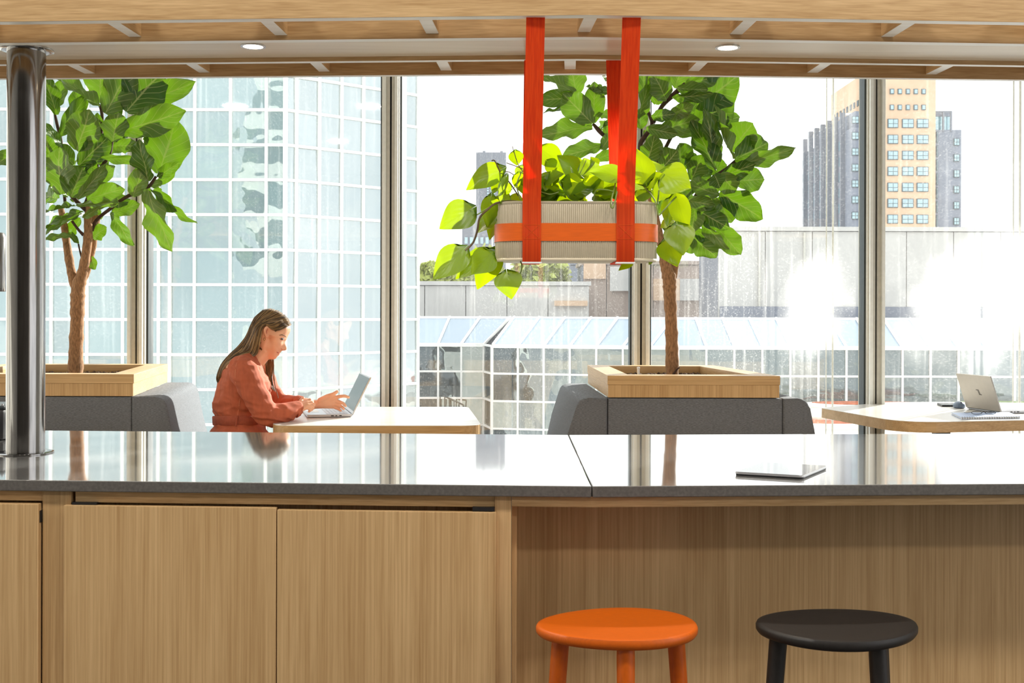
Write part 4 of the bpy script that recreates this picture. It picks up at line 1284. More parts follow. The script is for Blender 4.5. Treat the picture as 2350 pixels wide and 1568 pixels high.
vines = [
    ([(1222, 470, .03), (1180, 462, .0), (1140, 466, -.01), (1118, 482, -.02), (1101, 500, -.02), (1095, 530, -.02), (1086, 556, -.02), (1068, 576, -.03)], 2.4, 'stem_b'),
    ([(1136, 468, -.01), (1112, 482, -.02), (1094, 493, -.02), (1084, 489, -.02), (1078, 482, -.02)], 1.3, 'stem'),
    ([(1190, 450, .02), (1170, 420, .02), (1148, 395, .02), (1136, 370, .02), (1128, 369, .02)], 1.5, 'stem_b'),
    ([(1150, 398, .02), (1165, 394, .03), (1180, 402, .03)], 1.0, 'stem_b'),
    ([(1200, 395, .04), (1188, 375, .05), (1180, 350, .05), (1176, 336, .05)], 1.0, 'stem_b'),
    ([(1200, 388, .04), (1180, 380, .05), (1162, 374, .05)], 1.0, 'stem_b'),
    ([(1195, 460, -.01), (1186, 425, -.01), (1196, 398, .0), (1204, 388, .0)], 1.6, 'stem'),
    ([(1194, 599, .02), (1198, 614, .0), (1190, 636, .0), (1176, 638, .0), (1166, 628, .0)], 1.4, 'stem'),
    ([(1415, 410, -.03), (1405, 450, -.04), (1402, 472, -.05), (1408, 475, -.05), (1416, 440, -.04), (1419, 415, -.03)], 1.8, 'stem'),
    ([(1460, 410, .0), (1480, 430, .0), (1502, 458, -.02), (1508, 480, -.03), (1512, 494, -.03), (1524, 482, -.03), (1540, 464, -.02), (1552, 452, -.01)], 2.0, 'stem'),
    ([(1478, 430, .0), (1505, 415, .0), (1526, 400, -.02)], 1.5, 'stem'),
    ([(1508, 470, -.03), (1511, 450, -.04), (1512, 437, -.04)], 1.8, 'stem'),
    ([(1230, 445, .0), (1250, 425, .0), (1262, 402, .0)], 1.1, 'stem'), ([(1240, 440, -.02), (1262, 446, -.03), (1282, 441, -.03)], 1.1, 'stem'),
    ([(1330, 400, .0), (1340, 380, .0), (1345, 368, .0)], 1.1, 'stem'), ([(1362, 460, -.03), (1368, 437, -.04), (1392, 436, -.04), (1408, 440, -.04)], 1.4, 'stem'),
    ([(1530, 400, .0), (1500, 395, .02), (1470, 405, .02)], 1.2, 'stem_b'), ([(1536, 520, .0), (1540, 512, .0), (1552, 518, -.02)], 1.0, 'stem'),
]
for pts, r, mm in vines:
    sp = spline([tuple(P(x, y, DPH + d)) for x, y, d in pts], 6)
    tube('vine', [Vector(q) for q in sp], r / pxm, M[mm], ph_t, n=7)

# ================================================================== OUTSIDE
gnd = box('ground', (-400, WIN + 6, -14.3), (500, 900, -14.0), M['street']); tag(gnd, kind='structure')
PANE = bpy.data.meshes.new('pane')
_b = bmesh.new(); bmesh.ops.create_cube(_b, size=1.0); _b.to_mesh(PANE); _b.free()
def pane_mesh(m):
    me = PANE.copy(); me.materials.clear(); me.materials.append(m); return me
def glazed_wall(parent, p0, p1, xs, zs, pm, barm, bw=0.09, jit=0.006, rng=random.Random(2), skip=None):
    """grid of panes between p0 and p1 (plan points); xs: fractions along, zs: heights"""
    p0, p1 = Vector(p0), Vector(p1)
    d = (p1 - p0); L = d.length; d.normalize()
    nr = Vector((d.y, -d.x))
    ang = math.atan2(d.y, d.x)
    me = pane_mesh(pm)
    for i in range(len(xs) - 1):
        for j in range(len(zs) - 1):
            if skip and skip(i, j): continue
            s0, s1 = xs[i] * L, xs[i + 1] * L
            c_ = p0 + d * (s0 + s1) / 2
            o = bpy.data.objects.new('pane', me)
            m4 = Matrix.Translation((c_.x, c_.y, (zs[j] + zs[j + 1]) / 2)) @ Matrix.Rotation(ang + rng.gauss(0, jit), 4, 'Z') @ Matrix.Rotation(rng.gauss(0, jit), 4, 'X') @ Matrix.Diagonal((s1 - s0 - 0.02, 0.04, zs[j + 1] - zs[j] - 0.02, 1))
            o.matrix_basis = m4
            COL.objects.link(o); adopt(o, parent)
    for s in xs:
        q = p0 + d * s * L + nr * 0.05
        bar('glazing_bar', (q.x, q.y, zs[0]), (q.x, q.y, zs[-1]), bw, 0.10, barm, parent, up=Vector((d.x, d.y, 0)).cross(Vector((0, 0, 1))))
    for z in zs:
        a = p0 + nr * 0.052; b = p1 + nr * 0.052
        bar('glazing_bar', (a.x, a.y, z), (b.x, b.y, z), 0.09, bw, barm, parent)

# ---- glass office tower on the left
DT1 = 39.6
s1 = DT1 / F
tw = thing('glass_tower', (-10, DT1 + 2, -14), 'glass office tower with white square glazing grid outside the left windows', 'building')
zrow = [CZ - (y - CY) * s1 for y in [735.6 + 80.2 * k for k in range(4, -10, -1)]]
cols = [-127 + 82 * k for k in range(10)] + [653]
xa, xb = (cols[0] - CX) * s1, (653 - CX) * s1
xs = [((p - CX) * s1 - xa) / (xb - xa) for p in cols]
glazed_wall(tw, (xa, DT1), (xb, DT1), xs, zrow, M['tower_glass'], M['bar_white'], bw=0.10, rng=random.Random(4))
dv = Vector((1.163, 1)).normalized()
Lr = 5.70
e = Vector((xb, DT1)) + dv * Lr
xs2 = [0, 0.42 / Lr] + [(0.42 + 0.93 * k) / Lr for k in range(1, 6)] + [1.0]
glazed_wall(tw, (xb, DT1), (e.x, e.y), xs2, zrow, M['tower_side'], M['bar_white'], bw=0.10, rng=random.Random(6), jit=0.012)
prism('core', [(xa, DT1 + 0.3), (xb - 0.1, DT1 + 0.3), (e.x - 0.25, e.y + 0.1), (e.x - 0.4, e.y + 6), (xa, e.y + 6)], -14, zrow[-1], M['slate_d'], tw)
q = P(391, 700, DT1)
bar('corner_strip', (q.x, DT1 - 0.08, zrow[0]), (q.x, DT1 - 0.08, zrow[-1]), 0.10, 0.12, M['bar_white'], tw)

# ---- low glazed atrium with sloped glass roof
at = thing('glass_atrium', (5, 52, -14), 'low atrium with white glazing bars and sloped glass roof outside the middle windows', 'building')
def plan(px, D): return Vector(((px - CX) / F * D, D))
A0, A1 = plan(900, 53.3), plan(1112, 53.3)
A2 = plan(1131, 51.6)
A3, A4 = plan(1492, 50.0), plan(2520, 50.0)
zr = [CZ - (y - CY) * 50.0 / F for y in (797, 862, 927, 992, 1057)][::-1]
def fr(n): return [k / n for k in range(n + 1)]
segs = [(A0, A1, 3 + 1), (A1, A2, 1), (A2, A3, 6), (A3, A4, 16)]
for k, (a, b, n) in enumerate(segs):
    zz = zr if k < 3 else zr[2:]
    glazed_wall(at, a, b, fr(n), zz, M['atrium_glass'], M['bar_white'], bw=0.09, jit=0.02, rng=random.Random(20 + k))
zE = zr[-1]
zR = CZ - (731 - CY) * 52.0 / F
def roof(a, b, a2, b2, n):
    for k in range(n):
        t0, t1 = k / n, (k + 1) / n
        p = [a.lerp(b, t0), a.lerp(b, t1), a2.lerp(b2, t1), a2.lerp(b2, t0)]
        slabquad('roof_pane', [(p[0].x, p[0].y, zE), (p[1].x, p[1].y, zE), (p[2].x, p[2].y, zR), (p[3].x, p[3].y, zR)], 0.04, M['roof_glass'], at)
    for k in range(n + 1):
        t0 = k / n
        p, q_ = a.lerp(b, t0), a2.lerp(b2, t0)
        bar('rafter', (p.x, p.y - 0.05, zE + 0.06), (q_.x, q_.y - 0.05, zR + 0.06), 0.09, 0.10, M['bar_white'], at)
    bar('eave_beam', (a.x, a.y - 0.06, zE), (b.x, b.y - 0.06, zE), 0.16, 0.17, M['bar_white'], at)
    bar('ridge_beam', (a2.x, a2.y, zR), (b2.x, b2.y, zR), 0.16, 0.15, M['bar_white'], at)
def push(a, d): return Vector((a.x + d[0], a.y + d[1]))
R0, R1 = push(A0, (-0.35, 1.8)), push(plan(1172, 53.3), (0, 1.8))
roof(A0, A1, R0, R1, 4)
R2, R3 = push(plan(1180, 53.3), (0, 1.4)), push(A3, (1.25, 1.9))
roof(A2, A3, R2, R3, 6)
R3b, R4 = push(A3, (-0.15, 1.9)), push(A4, (-0.3, 1.9))
roof(A3, A4, R3b, R4, 16)
prism('core', [(A0.x, A0.y + 2.2), (A2.x + 1, A1.y + 2.2), (A3.x, A3.y + 2.4), (A4.x, A4.y + 2.4), (A4.x, 58), (A0.x, 58)], -14, zR - 0.15, M['slate_d'], at)

# ---- roof terrace with beds in front of the atrium
ZTR = zr[2]
tr = thing('roof_terrace', (14, 44, ZTR), 'pale roof terrace with curved planting beds below the right windows', 'terrace')
prism('paving', [plan(1560, 33), plan(2900, 33), plan(2700, 49.8), plan(1500, 49.8)], ZTR - 0.4, ZTR, M['terrace'], tr)
def oval(cx_, cy_, rx_, ry_, n=28, ph=0.3):
    return [(cx_ + rx_ * math.cos(2 * math.pi * k / n) * (1 + 0.08 * math.sin(3 * 2 * math.pi * k / n + ph)), cy_ + ry_ * math.sin(2 * math.pi * k / n)) for k in range(n)]
for (px, D, rx_, ry_, mm, h) in ((1985, 48.4, 2.2, 0.9, 'redbed', .22), (2140, 46.5, 2.6, 1.0, 'redbed', .25), (1930, 44.0, 1.6, 1.4, 'greenbed', .2), (2300, 47.5, 2.0, 1.1, 'greenbed', .3), (1900, 40.5, 1.5, 1.0, 'redbed', .2)):
    q = plan(px, D)
    bd = prism('bed', oval(q.x, q.y, rx_, ry_), ZTR + 0.001, ZTR + h, M[mm], tr)
    pts = oval(q.x, q.y, rx_ + 0.12, ry_ + 0.12)
    tube('kerb', [Vector((x, y, ZTR + 0.08)) for x, y in pts + pts[:1]], 0.14, M['bar_white'], tr, n=6)
for (px, D, rx_, ry_) in ((2190, 44.6, 3.0, 0.8), (1990, 41.6, 2.4, 0.9)):
    q = plan(px, D)
    pts = oval(q.x, q.y, rx_, ry_)
    tube('curved_bench', [Vector((x, y, ZTR + 0.3)) for x, y in pts[:20]], 0.2, M['bar_white'], tr, n=8)
lw = thing('lower_terrace', (-1, 44, zr[0] - 1), 'lower terrace with red planting and a stair rail beside the atrium', 'terrace')
prism('paving', [plan(985, 33), plan(1555, 33), plan(1480, 49), plan(985, 52.5)], zr[0] - 1.4, zr[0] - 0.9, M['terrace'], lw)
q = plan(1020, 50.5)
prism('bed', oval(q.x, q.y, 1.6, 1.2), zr[0] - 0.9, zr[0] + 0.65, M['redbed'], lw)
q = plan(1060, 48)
prism('bed', oval(q.x, q.y, 1.6, 1.1), zr[0] - 0.9, zr[0] - 0.2, M['greenbed'], lw)
h0, h1 = P(1010, 905, 52.6), P(1064, 930, 52.0)
for k in range(6):
    q = h0.lerp(h1, k / 5)
    tube('baluster', [q, q - Vector((0, 0, 0.9))], 0.03, M['alu_d'], lw, n=6)
tube('handrail', [h0, h1], 0.04, M['alu_d'], lw, n=6)

# ---- concrete roof volumes behind
def clad_block(name, label, px0, px1, D, ytop, zbot, matl, npan, thick=6.0, joint=0.10):
    a, b = plan(px0, D), plan(px1, D)
    zt = CZ - (ytop - CY) * D / F
    t = thing(name, ((a.x + b.x) / 2, D, zbot), label, 'building')
    box('core', (a.x, D + 0.15, zbot), (b.x, D + thick, zt - 0.02), M['slate_d'], t)
    wd = (b.x - a.x) / npan
    for k in range(npan):
        box('panel', (a.x + wd * k + joint * 0.2, D, zbot), (a.x + wd * (k + 1) - joint * 0.2, D + 0.14, zt - 0.25), matl, t)
    box('coping', (a.x - 0.1, D - 0.12, zt - 0.22), (b.x + 0.1, D + thick, zt), matl, t)
    return t, a, b, zt
cb_, a, b, zt = clad_block('concrete_block', 'long pale concrete roof building behind the atrium on the right', 1648, 2620, 58.5, 519, -2, M['concrete'], 9)
for px in (1742, 1845):
    q = plan(px, 58.45)
    box('downpipe', (q.x - 0.05, 58.35, -1), (q.x + 0.05, 58.45, zt - 0.3), M['alu'], cb_)
q0, q1 = plan(1500, 58.3), plan(2400, 58.3)
box('plinth_band', (plan(1655, 58).x, 58.2, CZ - (733 - CY) * 58.2 / F - 0.6), (q1.x, 58.45, CZ - (702 - CY) * 58.2 / F), M['slate'], cb_)
t2, _, _, _ = clad_block('concrete_block', 'low white concrete wall behind the atrium below the hanging planter', 880, 1352, 62.0, 646, -2, M['concrete'], 5, thick=3.5)
q = plan(1310, 61.9)
box('service_hatch', (q.x - 0.9, 61.7, CZ - (702 - CY) * 62 / F), (q.x + 0.9, 61.98, CZ - (690 - CY) * 62 / F), M['tan'], t2)
t3, _, _, _ = clad_block('concrete_block', 'brownish concrete block beside the middle right mullion', 1338, 1660, 66.0, 598, -2, M['concrete_d'], 6)
for k, (x0, x1, y0, y1) in enumerate(((1340, 1390, 600, 640), (1400, 1445, 612, 668), (1500, 1560, 640, 690), (1560, 1650, 640, 690))):
    a_, b_ = P(x0, y0, 65.8), P(x1, y1, 65.8)
    box('recess_panel', (a_.x, 65.75, b_.z), (b_.x, 65.99, a_.z), M['concrete'] if k % 2 else M['tan'], t3)
t4, _, _, _ = clad_block('grey_block', 'dark grey block between tree and concrete behind the hanging planter', 1255, 1350, 75.0, 600, -2, M['slate'], 2)

# ---- tall tan office block on the right
DH = 233.0
sh = DH / F
def hx(px, D=DH): return (px - CX) / F * D
def hz(py, D=DH): return CZ - (py - CY) * D / F
hr = thing('office_highrise', (hx(2060), DH + 10, -14), 'tan office block with rows of windows rising outside the right windows', 'building')
XL0, XR0_ = hx(1985), hx(2146)
box('tan_shaft', (XL0, DH, -14), (XR0_, DH + 25, hz(163)), M['tan'], hr)
def win(x0, x1, y0, y1, D, sash=2, facing='front', xpl=None):
    """framed window standing slightly proud of the wall"""
    if facing == 'front':
        f = bmesh.new()
        add_prism(f, [(hx(x0, D), D - 0.25), (hx(x1, D), D - 0.25), (hx(x1, D), D + 0.02), (hx(x0, D), D + 0.02)], hz(y1, D), hz(y0, D))
        o = from_bm('window', f, M['frame_d'], hr)
        g = 0.13
        xa_, xb_, za, zb = hx(x0, D) + g, hx(x1, D) - g, hz(y1, D) + g, hz(y0, D) - g
        xm, zm = xa_ + (xb_ - xa_) * 0.52, za + (zb - za) * 0.45
        qs = [(xa_, xm - .05, za, zm - .05), (xm + .05, xb_, za, zm - .05), (xa_, xm - .05, zm + .05, zb), (xm + .05, xb_, zm + .05, zb)] if sash == 2 else [(xa_, xb_, za, zb)]
        for c_ in qs:
            box('pane', (c_[0], D - 0.32, c_[2]), (c_[1], D - 0.24, c_[3]), M['hr_glass'], o)
for r in range(7):
    y0 = 271 + r * 36.6
    for x0 in (2036.5, 2068.5, 2102.5):
        win(x0 - (1 if x0 < 2040 else 0), x0 + 26.5 if x0 > 2040 else 2059.5, y0, y0 + 20.5, DH)
for y0 in (202, 238.5):
    for x0 in (2040.5, 2058.5, 2077, 2095, 2113):
        win(x0, x0 + 9.5, y0, y0 + 12, DH, sash=1)
# small windows on the receding left side of the shaft
for k in range(9):
    D0 = DH + 2.0 + k * 2.5
    zc_ = hz(247, DH + 11) + 0.0
    box('side_window', (XL0 - 0.15, D0, zc_ - 0.6), (XL0 + 0.02, D0 + 1.0, zc_ + 0.6), M['frame_d'], hr)
# slate wing with fins
WX = hx(1950)
DW0, DW1 = DH - 1.5, DH + 36
zw = hz(243)
box('slate_wing', (WX, DW0, -14), (XL0 + 0.5, DW1, zw - 4.5), M['slate'], hr)
box('slate_penthouse', (WX + 0.8, DW0 + 1, zw - 4.5), (XL0 + 0.5, DW1 - 8, zw - 1.0), M['slate'], hr)
for k in range(7):
    y = DW0 + 5 + k * 5.0
    box('fin', (WX - 0.9, y, -6), (WX - 0.0, y + 0.9, zw - 0.6 + (0 if k < 6 else -1)), M['slate_d'], hr)
    bar('roof_strut', (WX - 0.5, y + 0.4, zw - 0.9), (WX + 3.0, y + 0.4, zw - 0.9), 0.5, 0.5, M['bar_white'], hr)
    for r in range(9):
        zc_ = zw - 7 - r * 3.3
        box('side_window', (WX - 0.12, y + 1.6, zc_ - 1.1), (WX + 0.02, y + 4.2, zc_ + 0.9), M['hr_glass'], hr)
for r in range(8):
    y0 = 265 + r * 36.6
    win(1953, 1969, y0, y0 + 17, DW0, sash=2)
# right wing
box('slate_wing', (XR0_ - 0.5, DH + 2, -14), (hx(2205, DH + 2), DH + 22, hz(295.5, DH + 2)), M['slate'], hr)
box('glass_penthouse', (XR0_ - 0.3, DH + 3, hz(295.5, DH + 2)), (hx(2181, DH + 3), DH + 16, hz(257, DH + 3)), M['hr_glass'], hr)
box('penthouse_roof', (XR0_ - 0.3, DH + 2.8, hz(265, DH + 3)), (hx(2181, DH + 3), DH + 16, hz(255, DH + 3)), M['slate'], hr)
for x in (2190, 2172):
    bar('roof_frame', (hx(x), DH + 2, hz(296)), (hx(x), DH + 2, hz(250)), 0.35, 0.35, M['slate_d'], hr)
bar('roof_frame', (hx(2146), DH + 2, hz(250)), (hx(2191.5), DH + 2, hz(250)), 0.3, 0.3, M['slate_d'], hr)
for r in range(6):
    win(2187, 2200, 315 + r * 36.4, 332 + r * 36.4, DH + 2, sash=2)
for r in range(7):
    win(2147, 2150.5, 300 + r * 32, 326 + r * 32, DH + 2, sash=1)

# ---- hazy towers in the middle
ft = thing('distant_tower', (hx(1126, 420), 420, -14), 'hazy grey slab tower far behind the hanging planter', 'building')
box('shaft', (hx(1092, 420), 420, -14), (hx(1160.5, 420), 450, hz(350, 420)), M['slate_d'], ft)
for a_, b_ in ((1107, 1113), (1147, 1153)):
    box('roof_block', (hx(a_, 420), 420, hz(350, 420)), (hx(b_, 420), 428, hz(346.5, 420)), M['slate_d'], ft)
for c_ in (1119, 1127, 1134):
    for r in range(5):
        box('window', (hx(c_ - 2, 420), 419.6, hz(452 - r * 6, 420)), (hx(c_ + 2, 420), 420.1, hz(448 - r * 6, 420)), M['hr_glass'], ft)
f2 = thing('distant_block', (hx(1095, 380), 380, -14), 'low hazy grey block left of the hanging planter far away', 'building')
box('body', (hx(1060, 380), 380, -14), (hx(1128, 380), 400, hz(508, 380)), M['slate_d'], f2)
box('upper_storey', (hx(1078, 380), 380.5, hz(508, 380)), (hx(1128, 380), 398, hz(470, 380)), M['slate_d'], f2)
for c_ in range(5):
    box('window', (hx(1066 + c_ * 12, 380), 379.6, hz(560, 380)), (hx(1073 + c_ * 12, 380), 380.1, hz(545, 380)), M['hr_glass'], f2)

# ---- trees beyond the wall
def far_tree(label, px, D, ytop, ybot, wpx, seed):
    rng = random.Random(seed)
    c_ = P(px, (ytop + ybot) / 2, D)
    t = thing('street_tree', (c_.x, D, -14), label, 'tree', 'trees beyond the atrium')
    rx_, rz_ = wpx / 2 * D / F, (ybot - ytop) / 2 * D / F
    bm = bmesh.new()
    for k in range(1500):
        v = Vector((rng.gauss(0, 1), rng.gauss(0, 1), rng.gauss(0, 1))).normalized() * (rng.random() ** 0.35)
        lump = 0.85 + 0.25 * noise.noise(v * 2.3 + Vector((seed, 0, 0)))
        p = c_ + Vector((v.x * rx_, v.y * rx_, v.z * rz_ * 1.3 - rz_ * 0.2)) * lump
        s = rng.uniform(0.25, 0.5)
        u = Vector((rng.gauss(0, 1), rng.gauss(0, 1), rng.gauss(0, 1))).normalized()
        w_ = u.orthogonal().normalized()
        bm.faces.new([bm.verts.new(p + u * s), bm.verts.new(p + w_ * s * 0.7), bm.verts.new(p - u * s), bm.verts.new(p - w_ * s * 0.7)])
    from_bm('crown', bm, M['far_leaf'], t)
    tube('trunk', [Vector((c_.x, D, -14)), Vector((c_.x + 0.2, D, -6)), c_], [0.5, 0.4, 0.15], M['twig'], t, n=8)
far_tree('round yellow-green tree under the hanging planter', 1235, 70, 565, 690, 150, 3)
far_tree('hazy green tree beside the glass tower under the trailing leaves', 1000, 86, 600, 690, 130, 4)
far_tree('hazy green tree left of the planter under the distant block', 1110, 84, 570, 690, 110, 5)

# ---- window-cleaning cables hanging outside the panes
for k, (px, r, lab) in enumerate(((1896, .004, 'thin steel facade cable, leftmost of the three left of the right mullion'), (1911, .006, 'thick steel facade cable left of the right mullion'),
                                  (1971, .003, 'thin steel facade cable hugging the right mullion'), (2325, .005, 'steel facade cable near the right edge, the left of two'),
                                  (2340, .008, 'steel facade cable near the right edge, the right of two'))):
    x = (px - CX) / F * 7.1
    tb_ = tube('facade_cable', [Vector((x, 7.1, -6)), Vector((x, 7.1, CEIL + 1.0))], r, M['alu'], None, n=8)
    tag(tb_, lab, 'cable', 'facade cables')

# ================================================================== THE WOMAN AT THE TABLE
DP = 5.417
PM = DP / F                                  # metres per pixel at her depth
def Q(x, y, d=0.0): return P(x, y, DP + d)
def skin_mat():
    m, n, l, b = new_mat('skin')
    t = n.new('ShaderNodeTexCoord'); no = n.new('ShaderNodeTexNoise'); no.inputs['Scale'].default_value = 14
    r = n.new('ShaderNodeValToRGB')
    r.color_ramp.elements[0].position = 0.3; r.color_ramp.elements[0].color = srgb(222, 158, 124)
    r.color_ramp.elements[1].position = 0.7; r.color_ramp.elements[1].color = srgb(236, 182, 148)
    l.new(t.outputs['Object'], no.inputs['Vector']); l.new(no.outputs['Fac'], r.inputs['Fac']); l.new(r.outputs['Color'], b.inputs['Base Color'])
    b.inputs['Roughness'].default_value = 0.5
    b.inputs['Subsurface Weight'].default_value = 0.15
    b.inputs['Subsurface Radius'].default_value = (0.012, 0.005, 0.003)
    return m
def hair_mat():
    m, n, l, b = new_mat('brown_hair')
    at_ = n.new('ShaderNodeAttribute'); at_.attribute_name = 'shade'
    r = n.new('ShaderNodeValToRGB')
    r.color_ramp.elements[0].position = 0.0; r.color_ramp.elements[0].color = srgb(70, 52, 34)
    r.color_ramp.elements[1].position = 1.0; r.color_ramp.elements[1].color = srgb(160, 128, 84)
    l.new(at_.outputs['Fac'], r.inputs['Fac']); l.new(r.outputs['Color'], b.inputs['Base Color'])
    b.inputs['Roughness'].default_value = 0.38
    return m
M['skin'] = skin_mat()
M['hair'] = hair_mat()
M['dress'] = plain('terracotta_ribbed_knit', srgb(178, 90, 60), rough=0.85, var=0.10, scale=30, bump=0.25, bscale=420, stretch=(1.6, 1.6, 0.25))
M['dress_belt'] = plain('terracotta_belt', srgb(158, 76, 52), rough=0.8, var=0.10, scale=60, bump=0.3, bscale=400)
M['eye'] = plain('dark_eye', srgb(52, 42, 40), rough=0.6)
M['brow'] = plain('brown_brow', srgb(112, 80, 56), rough=0.8)
M['lip'] = plain('rose_lip', srgb(186, 104, 88), rough=0.8, spec=0.2)
M['gold'] = plain('gold_earring', srgb(206, 160, 90), rough=0.25, metal=1.0)
M['shoe'] = plain('dark_shoe', srgb(50, 44, 42), rough=0.5)

woman = thing('person', (Q(545, 1050).x, DP, 0.0), 'woman in a belted terracotta dress leaning over a laptop at the table', 'person')

def remeshed(name, bm, voxel, m, parent, smooth_it=4, disp=None):
    me = bpy.data.meshes.new(name + '_raw')
    bmesh.ops.recalc_face_normals(bm, faces=bm.faces[:])
    bm.to_mesh(me); bm.free()
    o = bpy.data.objects.new(name + '_raw', me)
    COL.objects.link(o)
    md = o.modifiers.new('remesh', 'REMESH'); md.mode = 'VOXEL'; md.voxel_size = voxel; md.use_smooth_shade = True
    if smooth_it:
        s_ = o.modifiers.new('smooth', 'SMOOTH'); s_.iterations = smooth_it; s_.factor = 0.5
    dg = bpy.context.evaluated_depsgraph_get()
    res = bpy.data.meshes.new_from_object(o.evaluated_get(dg))
    bpy.data.objects.remove(o, do_unlink=True)
    bpy.data.meshes.remove(me)
    res.name = name
    if disp:
        nrm = [v.normal.copy() for v in res.vertices]
        for v, n_ in zip(res.vertices, nrm):
            v.co += n_ * disp(v.co)
    res.materials.clear()
    smooth_mesh(res)
    return link(name, res, m, parent)

def add_capsules(bm, pts, n=12):
    """chain of (point, radius): tube plus round ends"""
    sp = pts
    add_tube(bm, [p for p, r in sp], [r for p, r in sp], n)
    for p, r in (sp[0], sp[-1]):
        bmesh.ops.create_icosphere(bm, subdivisions=2, radius=r * 0.99, matrix=Matrix.Translation(p))

def chain(L): return [(Q(x, y, d), r) for x, y, d, r in L]
def schain(L, n=4):
    return [(Vector(q[:3]), q[3]) for q in spline([tuple(Q(x, y, d)) + (r,) for x, y, d, r in L], n)]

# ---- head: profile curve swept sideways, nose and lips only near the middle
HC = (617.0, 769.0)
mid = [(618, 713), (634, 717), (648, 725), (658, 735), (665, 746), (667.5, 754), (666, 762), (662.5, 769), (660, 774), (658.6, 778.5), (655.6, 783.5), (656.2, 788), (658, 794),
       (659.3, 799), (658.6, 803), (654.5, 805.3), (648.5, 805), (645.8, 806.3), (645.2, 809), (641.8, 811.3), (642.4, 813.6), (640.6, 816), (636.8, 817.8), (635.6, 820.6), (633, 824), (627.5, 825.5),
       (618, 825), (608, 822), (596, 815), (584, 803), (576, 789), (572, 770), (575, 750), (584, 731), (600, 717)]
chk = [(618, 713), (634, 717), (648, 725), (658, 735), (664, 746), (665.5, 754), (663.5, 762), (660, 769), (657.5, 774), (655, 779), (651, 783.5), (650, 788), (649, 793),
       (647.5, 797), (646, 800), (644.5, 803), (642.5, 805), (641, 806.5), (640, 808.5), (639, 810.5), (638, 812.5), (636.5, 815), (634, 818), (632, 820.5), (628.5, 823), (623, 824.5),
       (616, 824.5), (607, 822), (596, 815), (584, 803), (576, 789), (572, 770), (575, 750), (584, 731), (600, 717)]
def halfw(i):
    x, y = chk[i]
    t = max(0, min(1, (y - 775) / 50.0))
    return 0.077 - 0.026 * t * (1 if x > 600 else 0.6)
NP, NL = len(mid), 28
def head_pt(i, phi, k=1.0):
    dep = halfw(i) * math.sin(phi)
    w = math.exp(-(dep / 0.0135) ** 2)
    x = chk[i][0] + (mid[i][0] - chk[i][0]) * w
    y = chk[i][1] + (mid[i][1] - chk[i][1]) * w
    cs = max(0.0, math.cos(phi)) ** 0.82
    return HC[0] + (x - HC[0]) * cs * k, HC[1] + (y - HC[1]) * cs * k, dep * k
bm = bmesh.new()
rows = []
for j in range(1, NL):
    phi = -math.pi / 2 + math.pi * j / NL
    rows.append([bm.verts.new(Q(*head_pt(i, phi))) for i in range(NP)])
pa = bm.verts.new(Q(HC[0], HC[1], -0.0745)); pb = bm.verts.new(Q(HC[0], HC[1], 0.0745))
for j in range(len(rows) - 1):
    for i in range(NP):
        bm.faces.new((rows[j][i], rows[j][(i + 1) % NP], rows[j + 1][(i + 1) % NP], rows[j + 1][i]))
for i in range(NP):
    bm.faces.new((rows[0][(i + 1) % NP], rows[0][i], pa)); bm.faces.new((rows[-1][i], rows[-1][(i + 1) % NP], pb))
# ears
for s in (-1, 1):
    e0 = [(612, 774, s * .076, .0050), (609.5, 768, s * .081, .0055), (607.5, 760, s * .086, .0060), (609.5, 753, s * .087, .0060), (614.5, 750.5, s * .083, .0055), (617, 755, s * .078, .005), (616.5, 762, s * .072, .004)]
    add_capsules(bm, schain(e0), 8)
    add_capsules(bm, schain([(611, 772, s * .070, .006), (612, 764, s * .071, .007), (613, 757, s * .071, .006)]), 8)
# neck, torso inside the dress, arms, hands, legs
add_capsules(bm, schain([(607, 800, 0, .050), (594, 815, 0, .050), (580, 832, 0, .055), (566, 850, 0, .075)]), 16)
add_capsules(bm, schain([(560, 852, 0, .10), (556, 890, 0, .105), (550, 940, 0, .10), (548, 990, 0, .11), (552, 1045, 0, .12)]), 18)
add_capsules(bm, schain([(557, 848, -.13, .045), (590, 915, -.185, .040), (614, 955, -.19, .036), (650, 946, -.15, .032), (686, 938, -.095, .025)]), 12)
add_capsules(bm, schain([(588, 848, .13, .045), (620, 905, .19, .040), (650, 930, .18, .036), (690, 926, .11, .030), (718, 929, .085, .0255)]), 12)
def hand(wrist, knuckles, fingers, thumb, rp):
    for k in knuckles:
        add_capsules(bm, chain([wrist, tuple((a + b) / 2 for a, b in zip(wrist[:3], k[:3])) + (rp,), k]), 10)
    for f in fingers + [thumb]:
        add_capsules(bm, chain(f), 9)
# far (left) hand hovering over the keyboard: thumb up, index reaching the screen
hand((720, 929, .085, .022), [(765, 914, .055, .0125), (768, 920, .065, .0125), (767, 927, .075, .0120), (762, 933, .085, .0115)],
     [[(765, 914, .055, .0105), (780, 910, .045, .0092), (791, 909, .035, .0084), (800, 912, .028, .0074)],
      [(768, 920, .065, .0105), (781, 923, .055, .0092), (789, 927, .048, .0084), (793, 932, .044, .0074)],
      [(767, 927, .075, .0100), (779, 931, .066, .0088), (786, 935, .060, .0080), (789, 939, .057, .0070)],
      [(762, 933, .085, .0092), (772, 937, .078, .0080), (779, 940, .074, .0072), (782, 943, .072, .0064)]],
     [(735, 919, .065, .0150), (752, 910, .045, .0125), (765, 905, .036, .0100), (774, 899, .030, .0080)], 0.0150)
